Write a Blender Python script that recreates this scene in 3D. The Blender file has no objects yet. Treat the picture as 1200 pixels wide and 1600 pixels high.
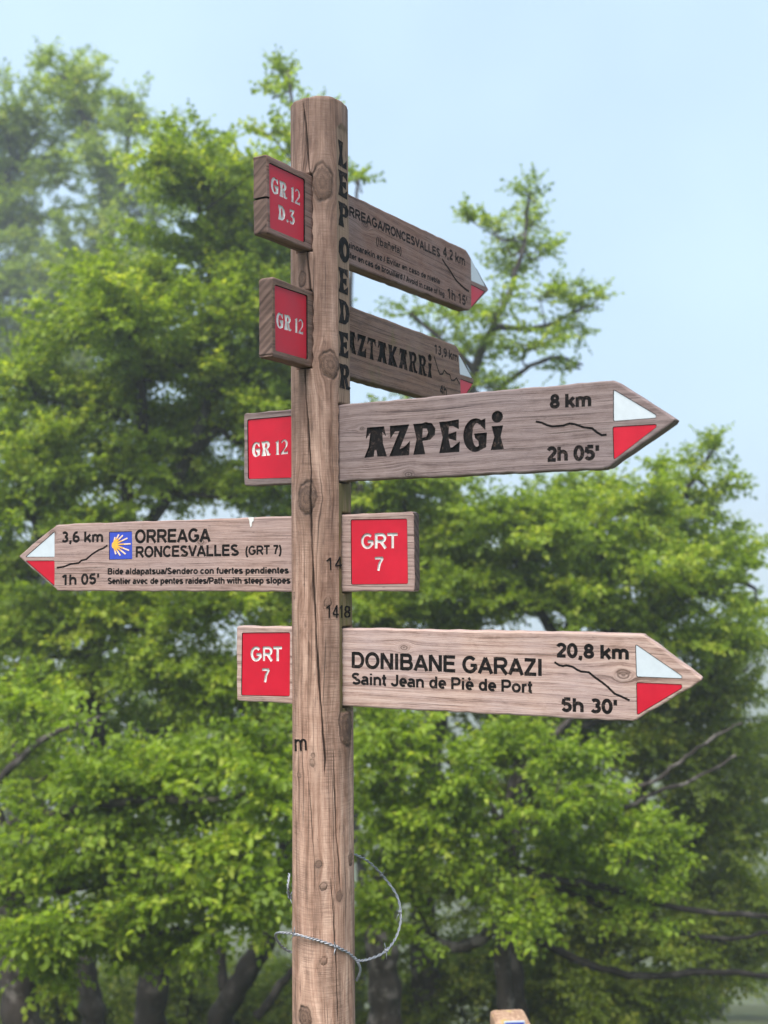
import bpy, bmesh, math, random
import numpy as np
from mathutils import Vector, Matrix

C = bpy.context.scene.collection
R = math.radians

# ------------------------------------------------------------------ camera, sky, sun, exposure
F = 1650.0                      # focal length of the photograph in its own pixels (1200 x 1600)
EYE = 1.62
PITCH = math.atan(70.0 / F)
cam_d = bpy.data.cameras.new('camera')
cam = bpy.data.objects.new('camera', cam_d)
C.objects.link(cam)
cam.location = (0, 0, EYE)
cam.rotation_euler = (math.pi / 2 + PITCH, 0, 0)
cam_d.sensor_fit = 'VERTICAL'
cam_d.sensor_height = 36.0
cam_d.sensor_width = 27.0
cam_d.lens = 36.0 * F / 1600.0
cam_d.clip_start = 0.05
cam_d.clip_end = 2000
cam_d.dof.use_dof = True
cam_d.dof.focus_distance = 2.36
cam_d.dof.aperture_fstop = 3.2
bpy.context.scene.camera = cam

SUN_EL, SUN_ROT = R(60), R(205)
world = bpy.data.worlds.new('World')
bpy.context.scene.world = world
world.use_nodes = True
wn = world.node_tree.nodes
wl = world.node_tree.links
sky = wn.new('ShaderNodeTexSky')
sky.sky_type = 'NISHITA'
sky.sun_disc = False
sky.sun_elevation = SUN_EL
sky.sun_rotation = SUN_ROT
sky.air_density = 1.0
sky.dust_density = 4.0
sky.ozone_density = 1.5
veil = wn.new('ShaderNodeMix')          # a veil of bright high fog over the blue
veil.data_type = 'RGBA'
veil.inputs[0].default_value = 0.75
veil.inputs[7].default_value = (4.2, 5.55, 7.05, 1)
wl.new(sky.outputs[0], veil.inputs[6])
wtc = wn.new('ShaderNodeTexCoord')
wno = wn.new('ShaderNodeTexNoise')
wno.inputs['Scale'].default_value = 2.3
wno.inputs['Detail'].default_value = 3
wno.inputs['Roughness'].default_value = 0.5
wl.new(wtc.outputs['Generated'], wno.inputs['Vector'])
wmr = wn.new('ShaderNodeMapRange')
wmr.inputs[1].default_value = 0.35
wmr.inputs[2].default_value = 0.65
wmr.inputs[3].default_value = 0.68
wmr.inputs[4].default_value = 0.88
wl.new(wno.outputs[0], wmr.inputs[0])
wl.new(wmr.outputs[0], veil.inputs[0])
bg = wn['Background']
bg.inputs[1].default_value = 0.1
wl.new(veil.outputs[2], bg.inputs[0])

sun_d = bpy.data.lights.new('sun', 'SUN')
sun_d.energy = 4.2
sun_d.angle = R(42)
sun_d.color = (1.0, 0.95, 0.88)
sun = bpy.data.objects.new('sun', sun_d)
C.objects.link(sun)
# from behind the camera, to the right of it, high up
sd = Vector((math.sin(SUN_ROT) * math.cos(SUN_EL), math.cos(SUN_ROT) * math.cos(SUN_EL), math.sin(SUN_EL)))
sun.rotation_euler = sd.to_track_quat('Z', 'Y').to_euler()
sun.location = (0, -5, 20)

vs = bpy.context.scene.view_settings
vs.view_transform = 'Standard'
vs.look = 'None'
vs.gamma = 1
vs.use_curve_mapping = False
vs.exposure = 0.84
cy = bpy.context.scene.cycles
cy.max_bounces = 8
cy.diffuse_bounces = 4
cy.transmission_bounces = 6
cy.volume_bounces = 3
cy.transparent_max_bounces = 8
cy.use_denoising = True

# ------------------------------------------------------------------ helpers


def W(u, v, d):
    """World point seen at photograph pixel (u, v), d metres ahead (along +Y)."""
    x = (u - 600) / F
    z = -(v - 800) / F
    r = Vector((x, math.cos(PITCH) - z * math.sin(PITCH), math.sin(PITCH) + z * math.cos(PITCH)))
    return r * (d / r.y) + Vector((0, 0, EYE))


def tag(o, label=None, cat=None, group=None, kind=None):
    if label: o['label'] = label
    if cat: o['category'] = cat
    if group: o['group'] = group
    if kind: o['kind'] = kind
    return o


def empty(name, loc, rz=0.0):
    o = bpy.data.objects.new(name, None)
    C.objects.link(o)
    o.location = loc
    o.rotation_euler = (0, 0, rz)
    o.empty_display_size = 0.1
    return o


def obj(name, bm, mat, parent=None, smooth=False):
    me = bpy.data.meshes.new(name)
    bmesh.ops.recalc_face_normals(bm, faces=bm.faces[:])
    bm.to_mesh(me)
    bm.free()
    if smooth:
        me.polygons.foreach_set('use_smooth', [True] * len(me.polygons))
    for m in (mat if isinstance(mat, (list, tuple)) else [mat]):
        me.materials.append(m)
    o = bpy.data.objects.new(name, me)
    C.objects.link(o)
    if parent: o.parent = parent
    return o


def np_mesh(name, verts, faces, mat, parent=None, attrs=None, smooth=False):
    """verts (n,3), faces (m,k) with one k for all."""
    me = bpy.data.meshes.new(name)
    verts = np.asarray(verts, np.float32)
    faces = np.asarray(faces, np.int32)
    m, k = faces.shape
    me.vertices.add(len(verts))
    me.vertices.foreach_set('co', verts.ravel())
    me.loops.add(m * k)
    me.loops.foreach_set('vertex_index', faces.ravel())
    me.polygons.add(m)
    me.polygons.foreach_set('loop_start', np.arange(0, m * k, k, dtype=np.int32))
    me.polygons.foreach_set('loop_total', np.full(m, k, np.int32))
    if smooth:
        me.polygons.foreach_set('use_smooth', np.ones(m, bool))
    for nm, (typ, dom, data) in (attrs or {}).items():
        a = me.attributes.new(nm, typ, dom)
        a.data.foreach_set('vector' if typ == 'FLOAT_VECTOR' else 'value', np.asarray(data, np.float32).ravel())
    me.update(calc_edges=True)
    me.materials.append(mat)
    o = bpy.data.objects.new(name, me)
    C.objects.link(o)
    if parent: o.parent = parent
    return o


class NT:
    """Small helper to write node trees."""

    def __init__(self, name):
        self.m = bpy.data.materials.new(name)
        self.m.use_nodes = True
        self.t = self.m.node_tree
        self.b = self.t.nodes['Principled BSDF']
        self.b.inputs['Specular IOR Level'].default_value = 0.3

    def n(self, typ, **kw):
        nd = self.t.nodes.new(typ)
        for k, v in kw.items(): setattr(nd, k, v)
        return nd

    def put(self, sock, v):
        if hasattr(v, 'is_output') or isinstance(v, bpy.types.NodeSocket):
            self.t.links.new(v, sock)
        elif v is not None:
            sock.default_value = v

    def math(self, op, a, b=None, c=None, clamp=False):
        nd = self.n('ShaderNodeMath', operation=op, use_clamp=clamp)
        self.put(nd.inputs[0], a)
        if b is not None: self.put(nd.inputs[1], b)
        if c is not None: self.put(nd.inputs[2], c)
        return nd.outputs[0]

    def xyz(self, x=0.0, y=0.0, z=0.0):
        nd = self.n('ShaderNodeCombineXYZ')
        for i, v in enumerate((x, y, z)): self.put(nd.inputs[i], v)
        return nd.outputs[0]

    def sep(self, v):
        nd = self.n('ShaderNodeSeparateXYZ')
        self.put(nd.inputs[0], v)
        return nd.outputs

    def noise(self, vec, scale=1.0, detail=4.0, rough=0.55, dist=0.0):
        nd = self.n('ShaderNodeTexNoise')
        self.put(nd.inputs['Vector'], vec)
        nd.inputs['Scale'].default_value = scale
        nd.inputs['Detail'].default_value = detail
        nd.inputs['Roughness'].default_value = rough
        nd.inputs['Distortion'].default_value = dist
        return nd.outputs[0]

    def ramp(self, fac, stops, interp='LINEAR'):
        nd = self.n('ShaderNodeValToRGB')
        nd.color_ramp.interpolation = interp
        e = nd.color_ramp.elements
        while len(e) < len(stops): e.new(0.5)
        for i, (p, c) in enumerate(stops):
            e[i].position = p
            e[i].color = (c[0], c[1], c[2], 1) if not isinstance(c, (int, float)) else (c, c, c, 1)
        self.put(nd.inputs[0], fac)
        return nd.outputs[0]

    def mix(self, fac, a, b, mode='MIX'):
        nd = self.n('ShaderNodeMix', data_type='RGBA', blend_type=mode)
        self.put(nd.inputs[0], fac)
        for i, v in ((6, a), (7, b)):
            if isinstance(v, tuple): v = (v[0], v[1], v[2], 1)
            self.put(nd.inputs[i], v)
        return nd.outputs[2]

    def bump(self, h, strength=0.3, dist=0.001):
        nd = self.n('ShaderNodeBump')
        nd.inputs['Strength'].default_value = strength
        nd.inputs['Distance'].default_value = dist
        self.put(nd.inputs['Height'], h)
        self.t.links.new(nd.outputs[0], self.b.inputs['Normal'])

    def col(self, c): self.put(self.b.inputs['Base Color'], c if not isinstance(c, tuple) else (c[0], c[1], c[2], 1))

    def rough(self, r): self.put(self.b.inputs['Roughness'], r)

    def attr(self, name):
        nd = self.n('ShaderNodeAttribute', attribute_name=name)
        return nd

    def obco(self):
        return self.n('ShaderNodeTexCoord').outputs['Object']


# ------------------------------------------------------------------ materials
def plain(name, c, rough=0.6, dirt=0.15, scale=60):
    t = NT(name)
    n = t.noise(t.obco(), scale, 5, 0.65)
    f = t.ramp(n, [(0.3, 0.0), (0.75, 1.0)])
    d = tuple(x * (1 - dirt) for x in c)
    t.col(t.mix(f, d, c))
    t.rough(t.ramp(n, [(0.3, rough - 0.08), (0.7, rough + 0.1)]))
    t.bump(n, 0.08, 0.0006)
    return t.m


def board_wood(name, dark, mid, light, knots=(), grey=0.25, greycol=(.27, .23, .24), seed=0.0, moss=0.0, stainy=0.35):
    """Weathered plank; grain runs along local X and flows round the knots (x, z, r)."""
    t = NT(name)
    o = t.obco()
    x, y, z = t.sep(o)
    warp = t.noise(t.xyz(t.math('MULTIPLY', x, 3.0), seed, t.math('MULTIPLY', z, 9.0)), 1.0, 2, 0.5)
    ac = t.math('ADD', t.math('ADD', z, t.math('MULTIPLY', y, 0.8)), t.math('MULTIPLY', t.math('SUBTRACT', warp, 0.5), 0.016))
    kmask = None
    for (kx, kz, kr) in knots:
        dx = t.math('MULTIPLY', t.math('SUBTRACT', x, kx), 0.62)
        dz = t.math('SUBTRACT', z, kz)
        wob = t.noise(t.xyz(t.math('MULTIPLY', x, 60), kx * 9, t.math('MULTIPLY', z, 60)), 1.0, 2, 0.5)
        rho2 = t.math('ADD', t.math('MULTIPLY', dx, dx), t.math('MULTIPLY', dz, dz))
        rho2 = t.math('MULTIPLY', rho2, t.math('ADD', 0.6, t.math('MULTIPLY', wob, 0.8)))
        df = t.math('DIVIDE', kr * kr * 1.3, t.math('ADD', rho2, kr * kr * 0.35))
        ac = t.math('SUBTRACT', ac, t.math('MULTIPLY', dz, df))
        rr = t.math('DIVIDE', t.math('SQRT', rho2), kr)
        km = t.math('SUBTRACT', 1.0, t.math('SMOOTH_MIN', rr, 1.0, 0.35), clamp=True)
        rings = t.math('ADD', 0.62, t.math('MULTIPLY', t.math('SINE', t.math('MULTIPLY', rr, 16.0)), 0.38))
        km = t.math('MULTIPLY', t.math('MULTIPLY', km, 2.2, clamp=True), rings)
        kmask = km if kmask is None else t.math('MAXIMUM', kmask, km)
    g1 = t.noise(t.xyz(t.math('MULTIPLY', x, 2.2), seed + 3.1, t.math('MULTIPLY', ac, 170)), 1.0, 5, 0.68, 0.25)
    g2 = t.noise(t.xyz(t.math('MULTIPLY', x, 14), seed + 7.7, t.math('MULTIPLY', ac, 620)), 1.0, 3, 0.7)
    g3 = t.noise(t.xyz(t.math('MULTIPLY', x, 5), seed + 1.7, t.math('MULTIPLY', z, 7)), 1.0, 4, 0.6)
    ring = t.math('SINE', t.math('ADD', t.math('MULTIPLY', ac, 330), t.math('MULTIPLY', g1, 5.0)))
    g4 = t.noise(t.xyz(t.math('MULTIPLY', x, 26), seed + 13.7, t.math('MULTIPLY', z, 55)), 1.0, 6, 0.75, 0.6)
    gr = t.math('ADD', t.math('MULTIPLY', g1, 0.34), t.math('MULTIPLY', g2, 0.40))
    gr = t.math('ADD', gr, t.math('MULTIPLY', g4, 0.24))
    gr = t.math('ADD', gr, t.math('MULTIPLY', ring, 0.022 + 0.012 * (seed % 3)))
    colr = t.ramp(gr, [(0.36, tuple(c * .8 for c in dark)), (0.46, mid), (0.57, light)])
    gf = t.ramp(t.math('ADD', t.math('MULTIPLY', g3, 0.7), t.math('MULTIPLY', g2, 0.3)), [(0.42, 0.0), (0.62, 1.0)])
    colr = t.mix(t.math('MULTIPLY', gf, grey), colr, greycol)
    blot = t.noise(t.xyz(t.math('MULTIPLY', x, 11), seed + 21.0, t.math('MULTIPLY', z, 34)), 1.0, 6, 0.75)
    colr = t.mix(t.math('MULTIPLY', t.ramp(blot, [(0.55, 0.0), (0.72, 1.0)]), stainy), colr, tuple(c * 0.45 for c in mid))
    fleck = t.noise(t.xyz(t.math('MULTIPLY', x, 60), seed + 31.0, t.math('MULTIPLY', ac, 260)), 1.0, 3, 0.6)
    colr = t.mix(t.math('MULTIPLY', t.ramp(fleck, [(0.64, 0.0), (0.72, 1.0)]), 0.55), colr, tuple(c * 0.4 for c in dark))
    chk = t.noise(t.xyz(t.math('MULTIPLY', x, 2.4), seed + 51.0, t.math('MULTIPLY', ac, 300)), 1.0, 2, 0.5, 0.3)
    chk = t.ramp(chk, [(0.62 + 0.01 * (seed % 3), 0.0), (0.66 + 0.01 * (seed % 3), 1.0)])
    colr = t.mix(t.math('MULTIPLY', chk, 0.7), colr, tuple(c * 0.45 for c in dark))
    if moss:
        mz = t.noise(t.xyz(t.math('MULTIPLY', x, 18), seed + 41.0, t.math('MULTIPLY', z, 10)), 1.0, 4, 0.6)
        colr = t.mix(t.math('MULTIPLY', t.ramp(mz, [(0.56, 0.0), (0.72, 1.0)]), moss), colr, (.10, .085, .02))
    if kmask is not None:
        colr = t.mix(kmask, colr, tuple(c * 0.42 for c in mid))
    t.col(colr)
    t.rough(0.78)
    h = t.math('ADD', t.math('MULTIPLY', g2, 0.6), t.math('MULTIPLY', g1, 0.9))
    h = t.math('SUBTRACT', h, t.math('MULTIPLY', chk, 0.9))
    if kmask is not None: h = t.math('ADD', h, t.math('MULTIPLY', kmask, 0.4))
    t.bump(h, 0.55, 0.0022)
    return t.m


def post_wood():
    t = NT('post_wood')
    g = t.attr('grain')
    gx, gz, ang = t.sep(g.outputs['Vector'])
    kn = t.attr('knot').outputs['Fac']
    rr = t.attr('rings').outputs['Fac']
    crack_shade = t.attr('crack').outputs['Fac']
    fl = t.attr('planed').outputs['Fac']
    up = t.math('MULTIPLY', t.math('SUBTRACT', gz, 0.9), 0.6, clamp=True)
    n1 = t.noise(t.xyz(t.math('MULTIPLY', gx, 62), 1.0, t.math('MULTIPLY', gz, 1.7)), 1.0, 4, 0.55, 0.35)
    n2 = t.noise(t.xyz(t.math('MULTIPLY', gx, 330), 5.0, t.math('MULTIPLY', gz, 9)), 1.0, 3, 0.6)
    n3 = t.noise(t.xyz(t.math('MULTIPLY', gx, 16), 9.0, t.math('MULTIPLY', gz, 3.2)), 1.0, 4, 0.6, 0.6)
    fl1 = t.noise(t.xyz(t.math('MULTIPLY', gx, 40), 15.0, t.math('MULTIPLY', gz, 4.5)), 1.0, 2, 0.4, 0.5)
    mark = t.noise(t.xyz(t.math('MULTIPLY', gx, 22), 25.0, t.math('MULTIPLY', gz, 520)), 1.0, 2, 0.5)
    markm = t.ramp(n3, [(0.38, 0.15), (0.62, 1.0)])
    blo = t.noise(t.xyz(t.math('MULTIPLY', gx, 34), 71.0, t.math('MULTIPLY', gz, 11)), 1.0, 5, 0.68, 0.8)
    gr = t.math('ADD', t.math('MULTIPLY', n1, 0.40), t.math('MULTIPLY', n2, 0.28))
    gr = t.math('ADD', gr, t.math('MULTIPLY', blo, 0.30))
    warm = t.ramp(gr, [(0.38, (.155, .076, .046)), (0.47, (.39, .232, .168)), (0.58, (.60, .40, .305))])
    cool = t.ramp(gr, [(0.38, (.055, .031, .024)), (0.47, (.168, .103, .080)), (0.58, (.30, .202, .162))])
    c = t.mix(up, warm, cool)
    # flame shaped late wood
    c = t.mix(t.math('MULTIPLY', t.ramp(fl1, [(0.50, 0.0), (0.535, 1.0)]), 0.30), c, (.20, .120, .085))
    c = t.mix(t.math('MULTIPLY', t.ramp(n3, [(0.47, 0.0), (0.66, 1.0)]), 0.42), c, (.125, .078, .062))
    c = t.mix(t.math('MULTIPLY', t.math('MULTIPLY', t.ramp(mark, [(0.45, 0.0), (0.62, 1.0)]), markm), 0.6), c, (.12, .070, .050))
    sp = t.noise(t.xyz(t.math('MULTIPLY', gx, 130), 45.0, t.math('MULTIPLY', gz, 60)), 1.0, 3, 0.6)
    c = t.mix(t.math('MULTIPLY', t.ramp(sp, [(0.66, 0.0), (0.73, 1.0)]), 0.5), c, (.07, .045, .035))
    # planed face: yellower, with green algae low down
    al = t.noise(t.xyz(t.math('MULTIPLY', gx, 60), 55.0, t.math('MULTIPLY', gz, 7)), 1.0, 4, 0.6)
    pl = t.ramp(n2, [(0.3, (.10, .062, .045)), (0.6, (.27, .180, .122))])
    lowm = t.math('SUBTRACT', 1.0, t.math('MULTIPLY', t.math('SUBTRACT', gz, 1.72), 4.0, clamp=True), clamp=True)
    pl = t.mix(t.math('MULTIPLY', t.ramp(al, [(0.38, 0.0), (0.55, 1.0)]), t.math('MULTIPLY', lowm, 0.85)), pl, (.10, .095, .022))
    c = t.mix(fl, c, pl)
    # knots
    spk = t.noise(t.xyz(t.math('MULTIPLY', ang, 26), 3.0, t.math('MULTIPLY', gz, 300)), 1.0, 4, 0.7)
    rw = t.math('ADD', t.math('MULTIPLY', spk, 1.5), t.math('MULTIPLY', t.math('SINE', t.math('MULTIPLY', t.math('ADD', rr, t.math('MULTIPLY', spk, 0.9)), 15.0)), 0.22))
    rw = t.math('SUBTRACT', rw, 0.3, clamp=True)
    kc = t.mix(rw, (.030, .018, .014), (.26, .160, .115))
    c = t.mix(t.math('MULTIPLY', kn, 0.92), c, kc)
    halo = t.math('MULTIPLY', t.math('SUBTRACT', 1.9, rr, clamp=True), t.ramp(blo, [(0.42, 0.0), (0.58, 1.0)]))
    c = t.mix(t.math('MULTIPLY', halo, 0.55), c, (.085, .050, .038))
    rim = t.math('MULTIPLY', t.math('SUBTRACT', 1.0, t.math('MULTIPLY', t.math('ABSOLUTE', t.math('SUBTRACT', rr, 1.02)), 4.5), clamp=True), t.ramp(sp, [(0.4, 0.1), (0.6, 1.0)]))
    c = t.mix(t.math('MULTIPLY', rim, 0.95), c, (.03, .019, .015))
    gm = t.noise(t.xyz(t.math('MULTIPLY', gx, 90), 83.0, t.math('MULTIPLY', gz, 14)), 1.0, 6, 0.75)
    c = t.mix(t.math('MULTIPLY', t.ramp(gm, [(0.56, 0.0), (0.66, 1.0)]), 0.6), c, (.055, .034, .028))
    chk = t.noise(t.xyz(t.math('MULTIPLY', gx, 230), 91.0, t.math('MULTIPLY', gz, 2.6)), 1.0, 2, 0.5, 0.3)
    chk = t.ramp(chk, [(0.635, 0.0), (0.67, 1.0)])
    c = t.mix(t.math('MULTIPLY', chk, 0.75), c, (.045, .028, .022))
    c = t.mix(crack_shade, c, (.022, .015, .012))  # drying cracks, and contact shade painted where boards enter the log
    t.col(c)
    t.rough(0.8)
    h = t.math('ADD', t.math('MULTIPLY', n2, 0.5), t.math('MULTIPLY', n1, 0.5))
    h = t.math('SUBTRACT', h, t.math('MULTIPLY', t.math('MULTIPLY', mark, markm), 0.9))
    h = t.math('SUBTRACT', h, t.math('MULTIPLY', t.math('MULTIPLY', rw, kn), 0.35))
    h = t.math('SUBTRACT', h, t.math('MULTIPLY', chk, 0.9))
    t.bump(h, 0.5, 0.002)
    return t.m


def bark_mat(name, dark, light, lichen):
    t = NT(name)
    o = t.n('ShaderNodeTexCoord').outputs['Object']
    x, y, z = t.sep(o)
    n1 = t.noise(t.xyz(t.math('MULTIPLY', x, 9), t.math('MULTIPLY', y, 9), t.math('MULTIPLY', z, 3)), 1.0, 5, 0.65)
    n2 = t.noise(o, 5.0, 5, 0.7)
    c = t.ramp(n1, [(0.35, dark), (0.65, light)])
    c = t.mix(t.ramp(n2, [(0.52, 0.0), (0.60, 0.9)]), c, lichen)
    t.col(c)
    t.rough(0.9)
    t.bump(t.math('ADD', n1, t.math('MULTIPLY', n2, 0.4)), 0.8, 0.03)
    return t.m


def leaf_mat(name, lo, hi, young, trans=0.56):
    t = NT(name)
    a = t.attr('tint').outputs['Fac']
    c = t.ramp(a, [(0.0, lo), (0.75, hi), (1.0, young)])
    t.col(c)
    t.rough(0.5)
    t.b.inputs['Specular IOR Level'].default_value = 0.35
    tr = t.n('ShaderNodeBsdfTranslucent')
    t.put(tr.inputs[0], t.mix(1.0, c, (1.5, 1.45, 0.7), 'MULTIPLY'))
    mx = t.n('ShaderNodeMixShader')
    mx.inputs[0].default_value = trans
    t.t.links.new(t.b.outputs[0], mx.inputs[1])
    t.t.links.new(tr.outputs[0], mx.inputs[2])
    t.t.links.new(mx.outputs[0], t.t.nodes['Material Output'].inputs[0])
    return t.m


M = {
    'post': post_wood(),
    'ink': plain('black_paint', (.005, .0045, .005), 0.8, 0.5, 90),
    'red': plain('red_panel_paint', (.50, .007, .026), 0.42, 0.22, 16),
    'white': plain('white_panel_paint', (.50, .55, .59), 0.42, 0.10, 50),
    'cream': plain('white_letter_paint', (.74, .72, .70), 0.5, 0.45, 120),
    'blue': plain('blue_panel_paint', (.035, .065, .42), 0.45, 0.12, 60),
    'yellow': plain('yellow_ray_paint', (.80, .42, .06), 0.5, 0.25, 200),
    'rayend': plain('pale_ray_paint', (.85, .60, .42), 0.5, 0.2, 200),
    'steel': plain('galvanised_wire', (.42, .43, .47), 0.5, 0.5, 300),
    'drop': plain('dried_dropping', (.72, .71, .69), 0.8, 0.3, 200),
    'endgrain': board_wood('end_grain', (.034, .019, .015), (.085, .050, .039), (.15, .095, .075), (), 0.1, (.12, .1, .1), 2.0),
    'bark': bark_mat('dark_bark', (.004, .003, .003), (.013, .010, .009), (.045, .040, .036)),
    'bark_lichen': bark_mat('lichen_bark', (.012, .010, .009), (.050, .040, .036), (.14, .125, .115)),
}
M['ink'].node_tree.nodes['Principled BSDF'].inputs['Specular IOR Level'].default_value = 0.08


def worn_ink():
    t = NT('black_paint_worn')
    o = t.obco()
    n = t.noise(o, 150, 4, .7)
    w = t.noise(o, 24, 3, .6)
    f = t.math('MULTIPLY', t.ramp(n, [(.52, 0.0), (.64, 1.0)]), t.ramp(w, [(.42, .1), (.62, .8)]))
    t.col(t.mix(f, (.006, .0055, .006), (.085, .058, .048)))
    t.rough(.8)
    t.b.inputs['Specular IOR Level'].default_value = .1
    t.bump(n, .3, .001)
    return t.m


M['ink'] = worn_ink()
for k in ('steel',):
    nt = M[k].node_tree.nodes['Principled BSDF']
    nt.inputs['Metallic'].default_value = 0.6

# ------------------------------------------------------------------ stroke lettering
# Each glyph: advance width, centre-line strokes; unit = cap height.
b = 0.085
XH = 0.735


def A(cx, cy, rx, ry, a0, a1, n=9):
    return [(cx + rx * math.cos(R(a0 + (a1 - a0) * i / n)), cy + ry * math.sin(R(a0 + (a1 - a0) * i / n))) for i in range(n + 1)]


def glyphs():
    g = {}
    T1 = 1 - b
    g[' '] = (.38, [])
    g['I'] = (.39, [[(.195, 0), (.195, 1)]])
    g['L'] = (.84, [[(.16, 1), (.16, b), (.80, b)]])
    g['E'] = (.92, [[(.16, 0), (.16, 1)], [(.16, b), (.86, b)], [(.16, .52), (.80, .52)], [(.16, T1), (.85, T1)]])
    g['T'] = (.85, [[(.425, 0), (.425, 1)], [(.03, T1), (.82, T1)]])
    g['N'] = (1.0, [[(.16, 0), (.16, 1)], [(.84, 0), (.84, 1)], [(.17, .98), (.83, .02)]])
    g['Z'] = (.85, [[(.06, T1), (.78, T1)], [(.04, b), (.81, b)], [(.69, .90), (.15, .10)]])
    g['A'] = (1.0, [[(.09, 0), (.5, .96)], [(.91, 0), (.5, .96)], [(.24, .29), (.76, .29)]])
    g['V'] = (.93, [[(.08, 1), (.465, .04)], [(.85, 1), (.465, .04)]])
    g['O'] = (1.08, [A(.54, .5, .405, .43, 0, 360, 22)])
    g['C'] = (1.0, [A(.53, .5, .39, .43, 38, 322, 16)])
    g['G'] = (1.08, [A(.54, .5, .40, .43, 42, 330, 16) + [(.93, .30), (.93, .50)], [(.58, .46), (1.0, .46)]])
    g['S'] = (.93, [A(.45, .735, .29, .18, 25, 180, 8)[:-1] + A(.45, .735, .29, .18, 180, 262, 4) + A(.47, .255, .33, .17, 82, -155, 12)])
    g['D'] = (1.0, [[(.16, 0), (.16, 1)], [(.16, T1), (.48, T1)] + A(.48, .5, .37, .415, 90, -90, 12)[1:-1] + [(.48, b), (.16, b)]])
    g['B'] = (1.0, [[(.16, 0), (.16, 1)], [(.16, T1), (.58, T1)] + A(.58, .72, .20, .195, 90, -90, 7)[1:-1] + [(.58, .525), (.16, .525)],
                    [(.58, .525)] + A(.60, .305, .24, .22, 90, -90, 8)[1:-1] + [(.58, b), (.16, b)]])
    g['R'] = (1.0, [[(.16, 0), (.16, 1)], [(.16, T1), (.60, T1)] + A(.60, .69, .24, .225, 90, -90, 8)[1:-1] + [(.60, .465), (.16, .465)], [(.52, .46), (.90, 0)]])
    g['P'] = (.93, [[(.16, 0), (.16, 1)], [(.16, T1), (.56, T1)] + A(.56, .665, .25, .25, 90, -90, 8)[1:-1] + [(.56, .415), (.16, .415)]])
    g['J'] = (.78, [[(.62, 1), (.62, .28)] + A(.37, .28, .25, .20, 0, -180, 8)[1:] ])
    g['a'] = (.78, [A(.38, .50, .24, .155, 155, 0, 6) + [(.62, .42), (.64, .0)], [(.62, .42), (.40, .37)] + A(.30, .22, .19, .145, 80, 330, 9)])
    g['b'] = (.85, [[(.16, 0), (.16, 1)], A(.44, .365, .255, .285, 0, 360, 16)])
    g['c'] = (.78, [A(.40, .365, .27, .285, 42, 318, 12)])
    g['d'] = (.85, [[(.69, 0), (.69, 1)], A(.41, .365, .255, .285, 0, 360, 16)])
    g['e'] = (.78, [[(.14, .36), (.66, .36)] + A(.40, .365, .265, .285, 0, 310, 13)])
    g['f'] = (.46, [[(.21, 0), (.21, .74)] + A(.40, .76, .19, .155, 170, 80, 5), [(.03, .655), (.43, .655)]])
    g['g'] = (.85, [[(.69, .72), (.69, -.05)] + A(.42, -.03, .27, .17, 0, -150, 7)[1:], A(.41, .375, .255, .275, 0, 360, 16)])
    g['h'] = (.85, [[(.16, 0), (.16, 1)], A(.42, .42, .26, .23, 180, 0, 8) + [(.68, 0)]])
    g['i'] = (.39, [[(.195, 0), (.195, .725)], [(.195, .86), (.195, 1)]])
    g['j'] = g['i']
    g['k'] = (.80, [[(.16, 0), (.16, 1)], [(.20, .27), (.70, .725)], [(.36, .44), (.72, 0)]])
    g['l'] = (.39, [[(.195, 0), (.195, 1)]])
    g['m'] = (1.24, [[(.16, 0), (.16, .725)], A(.385, .44, .225, .215, 180, 0, 8) + [(.61, 0)], A(.845, .44, .235, .215, 180, 0, 8) + [(1.08, 0)]])
    g['n'] = (.85, [[(.16, 0), (.16, .725)], A(.42, .42, .26, .23, 180, 0, 8) + [(.68, 0)]])
    g['o'] = (.85, [A(.425, .365, .29, .285, 0, 360, 18)])
    g['p'] = (.85, [[(.16, -.28), (.16, .725)], A(.44, .365, .255, .285, 0, 360, 16)])
    g['r'] = (.54, [[(.16, 0), (.16, .725)], A(.42, .40, .26, .245, 170, 75, 5)])
    g['s'] = (.78, [A(.38, .53, .24, .115, 20, 262, 10) + A(.39, .20, .265, .125, 82, -160, 10)])
    g['t'] = (.46, [[(.21, .95), (.21, .20)] + A(.36, .20, .15, .125, 180, 285, 5), [(.02, .655), (.42, .655)]])
    g['u'] = (.85, [[(.16, .725), (.16, .31)] + A(.42, .31, .26, .23, 180, 360, 8)[1:], [(.69, .725), (.69, 0)]])
    g['v'] = (.78, [[(.08, .725), (.39, .03)], [(.70, .725), (.39, .03)]])
    g['w'] = (1.09, [[(.07, .725), (.31, .03)], [(.545, .70), (.31, .03)], [(.545, .70), (.78, .03)], [(1.02, .725), (.78, .03)]])
    g['z'] = (.70, [[(.06, .645), (.62, .645)], [(.04, .08), (.64, .08)], [(.54, .60), (.14, .11)]])
    g['è'] = (.78, g['e'][1] + [[(.30, 1.02), (.46, .83)]])
    g['É'] = (.92, g['E'][1] + [[(.42, 1.07), (.58, 1.22)]])
    g['ñ'] = (.85, g['n'][1] + [[(.22, .86), (.34, .93), (.50, .86), (.62, .93)]])
    g['/'] = (.40, [[(.05, 0), (.35, 1)]])
    g[','] = (.39, [[(.20, .16), (.20, .0), (.13, -.17)]])
    g['.'] = (.39, [[(.195, 0), (.195, .17)]])
    g["'"] = (.34, [[(.17, .60), (.17, 1)]])
    g['('] = (.46, [A(.56, .37, .36, .70, 118, 242, 8)])
    g[')'] = (.46, [A(-.10, .37, .36, .70, 62, -62, 8)])
    g['0'] = (.78, [A(.39, .5, .265, .43, 0, 360, 20)])
    g['1'] = (.78, [[(.46, 0), (.46, 1)], [(.42, .93), (.14, .74)]])
    g['2'] = (.78, [A(.39, .70, .25, .225, 165, -25, 10) + [(.16, .12)], [(.08, b), (.70, b)]])
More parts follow.
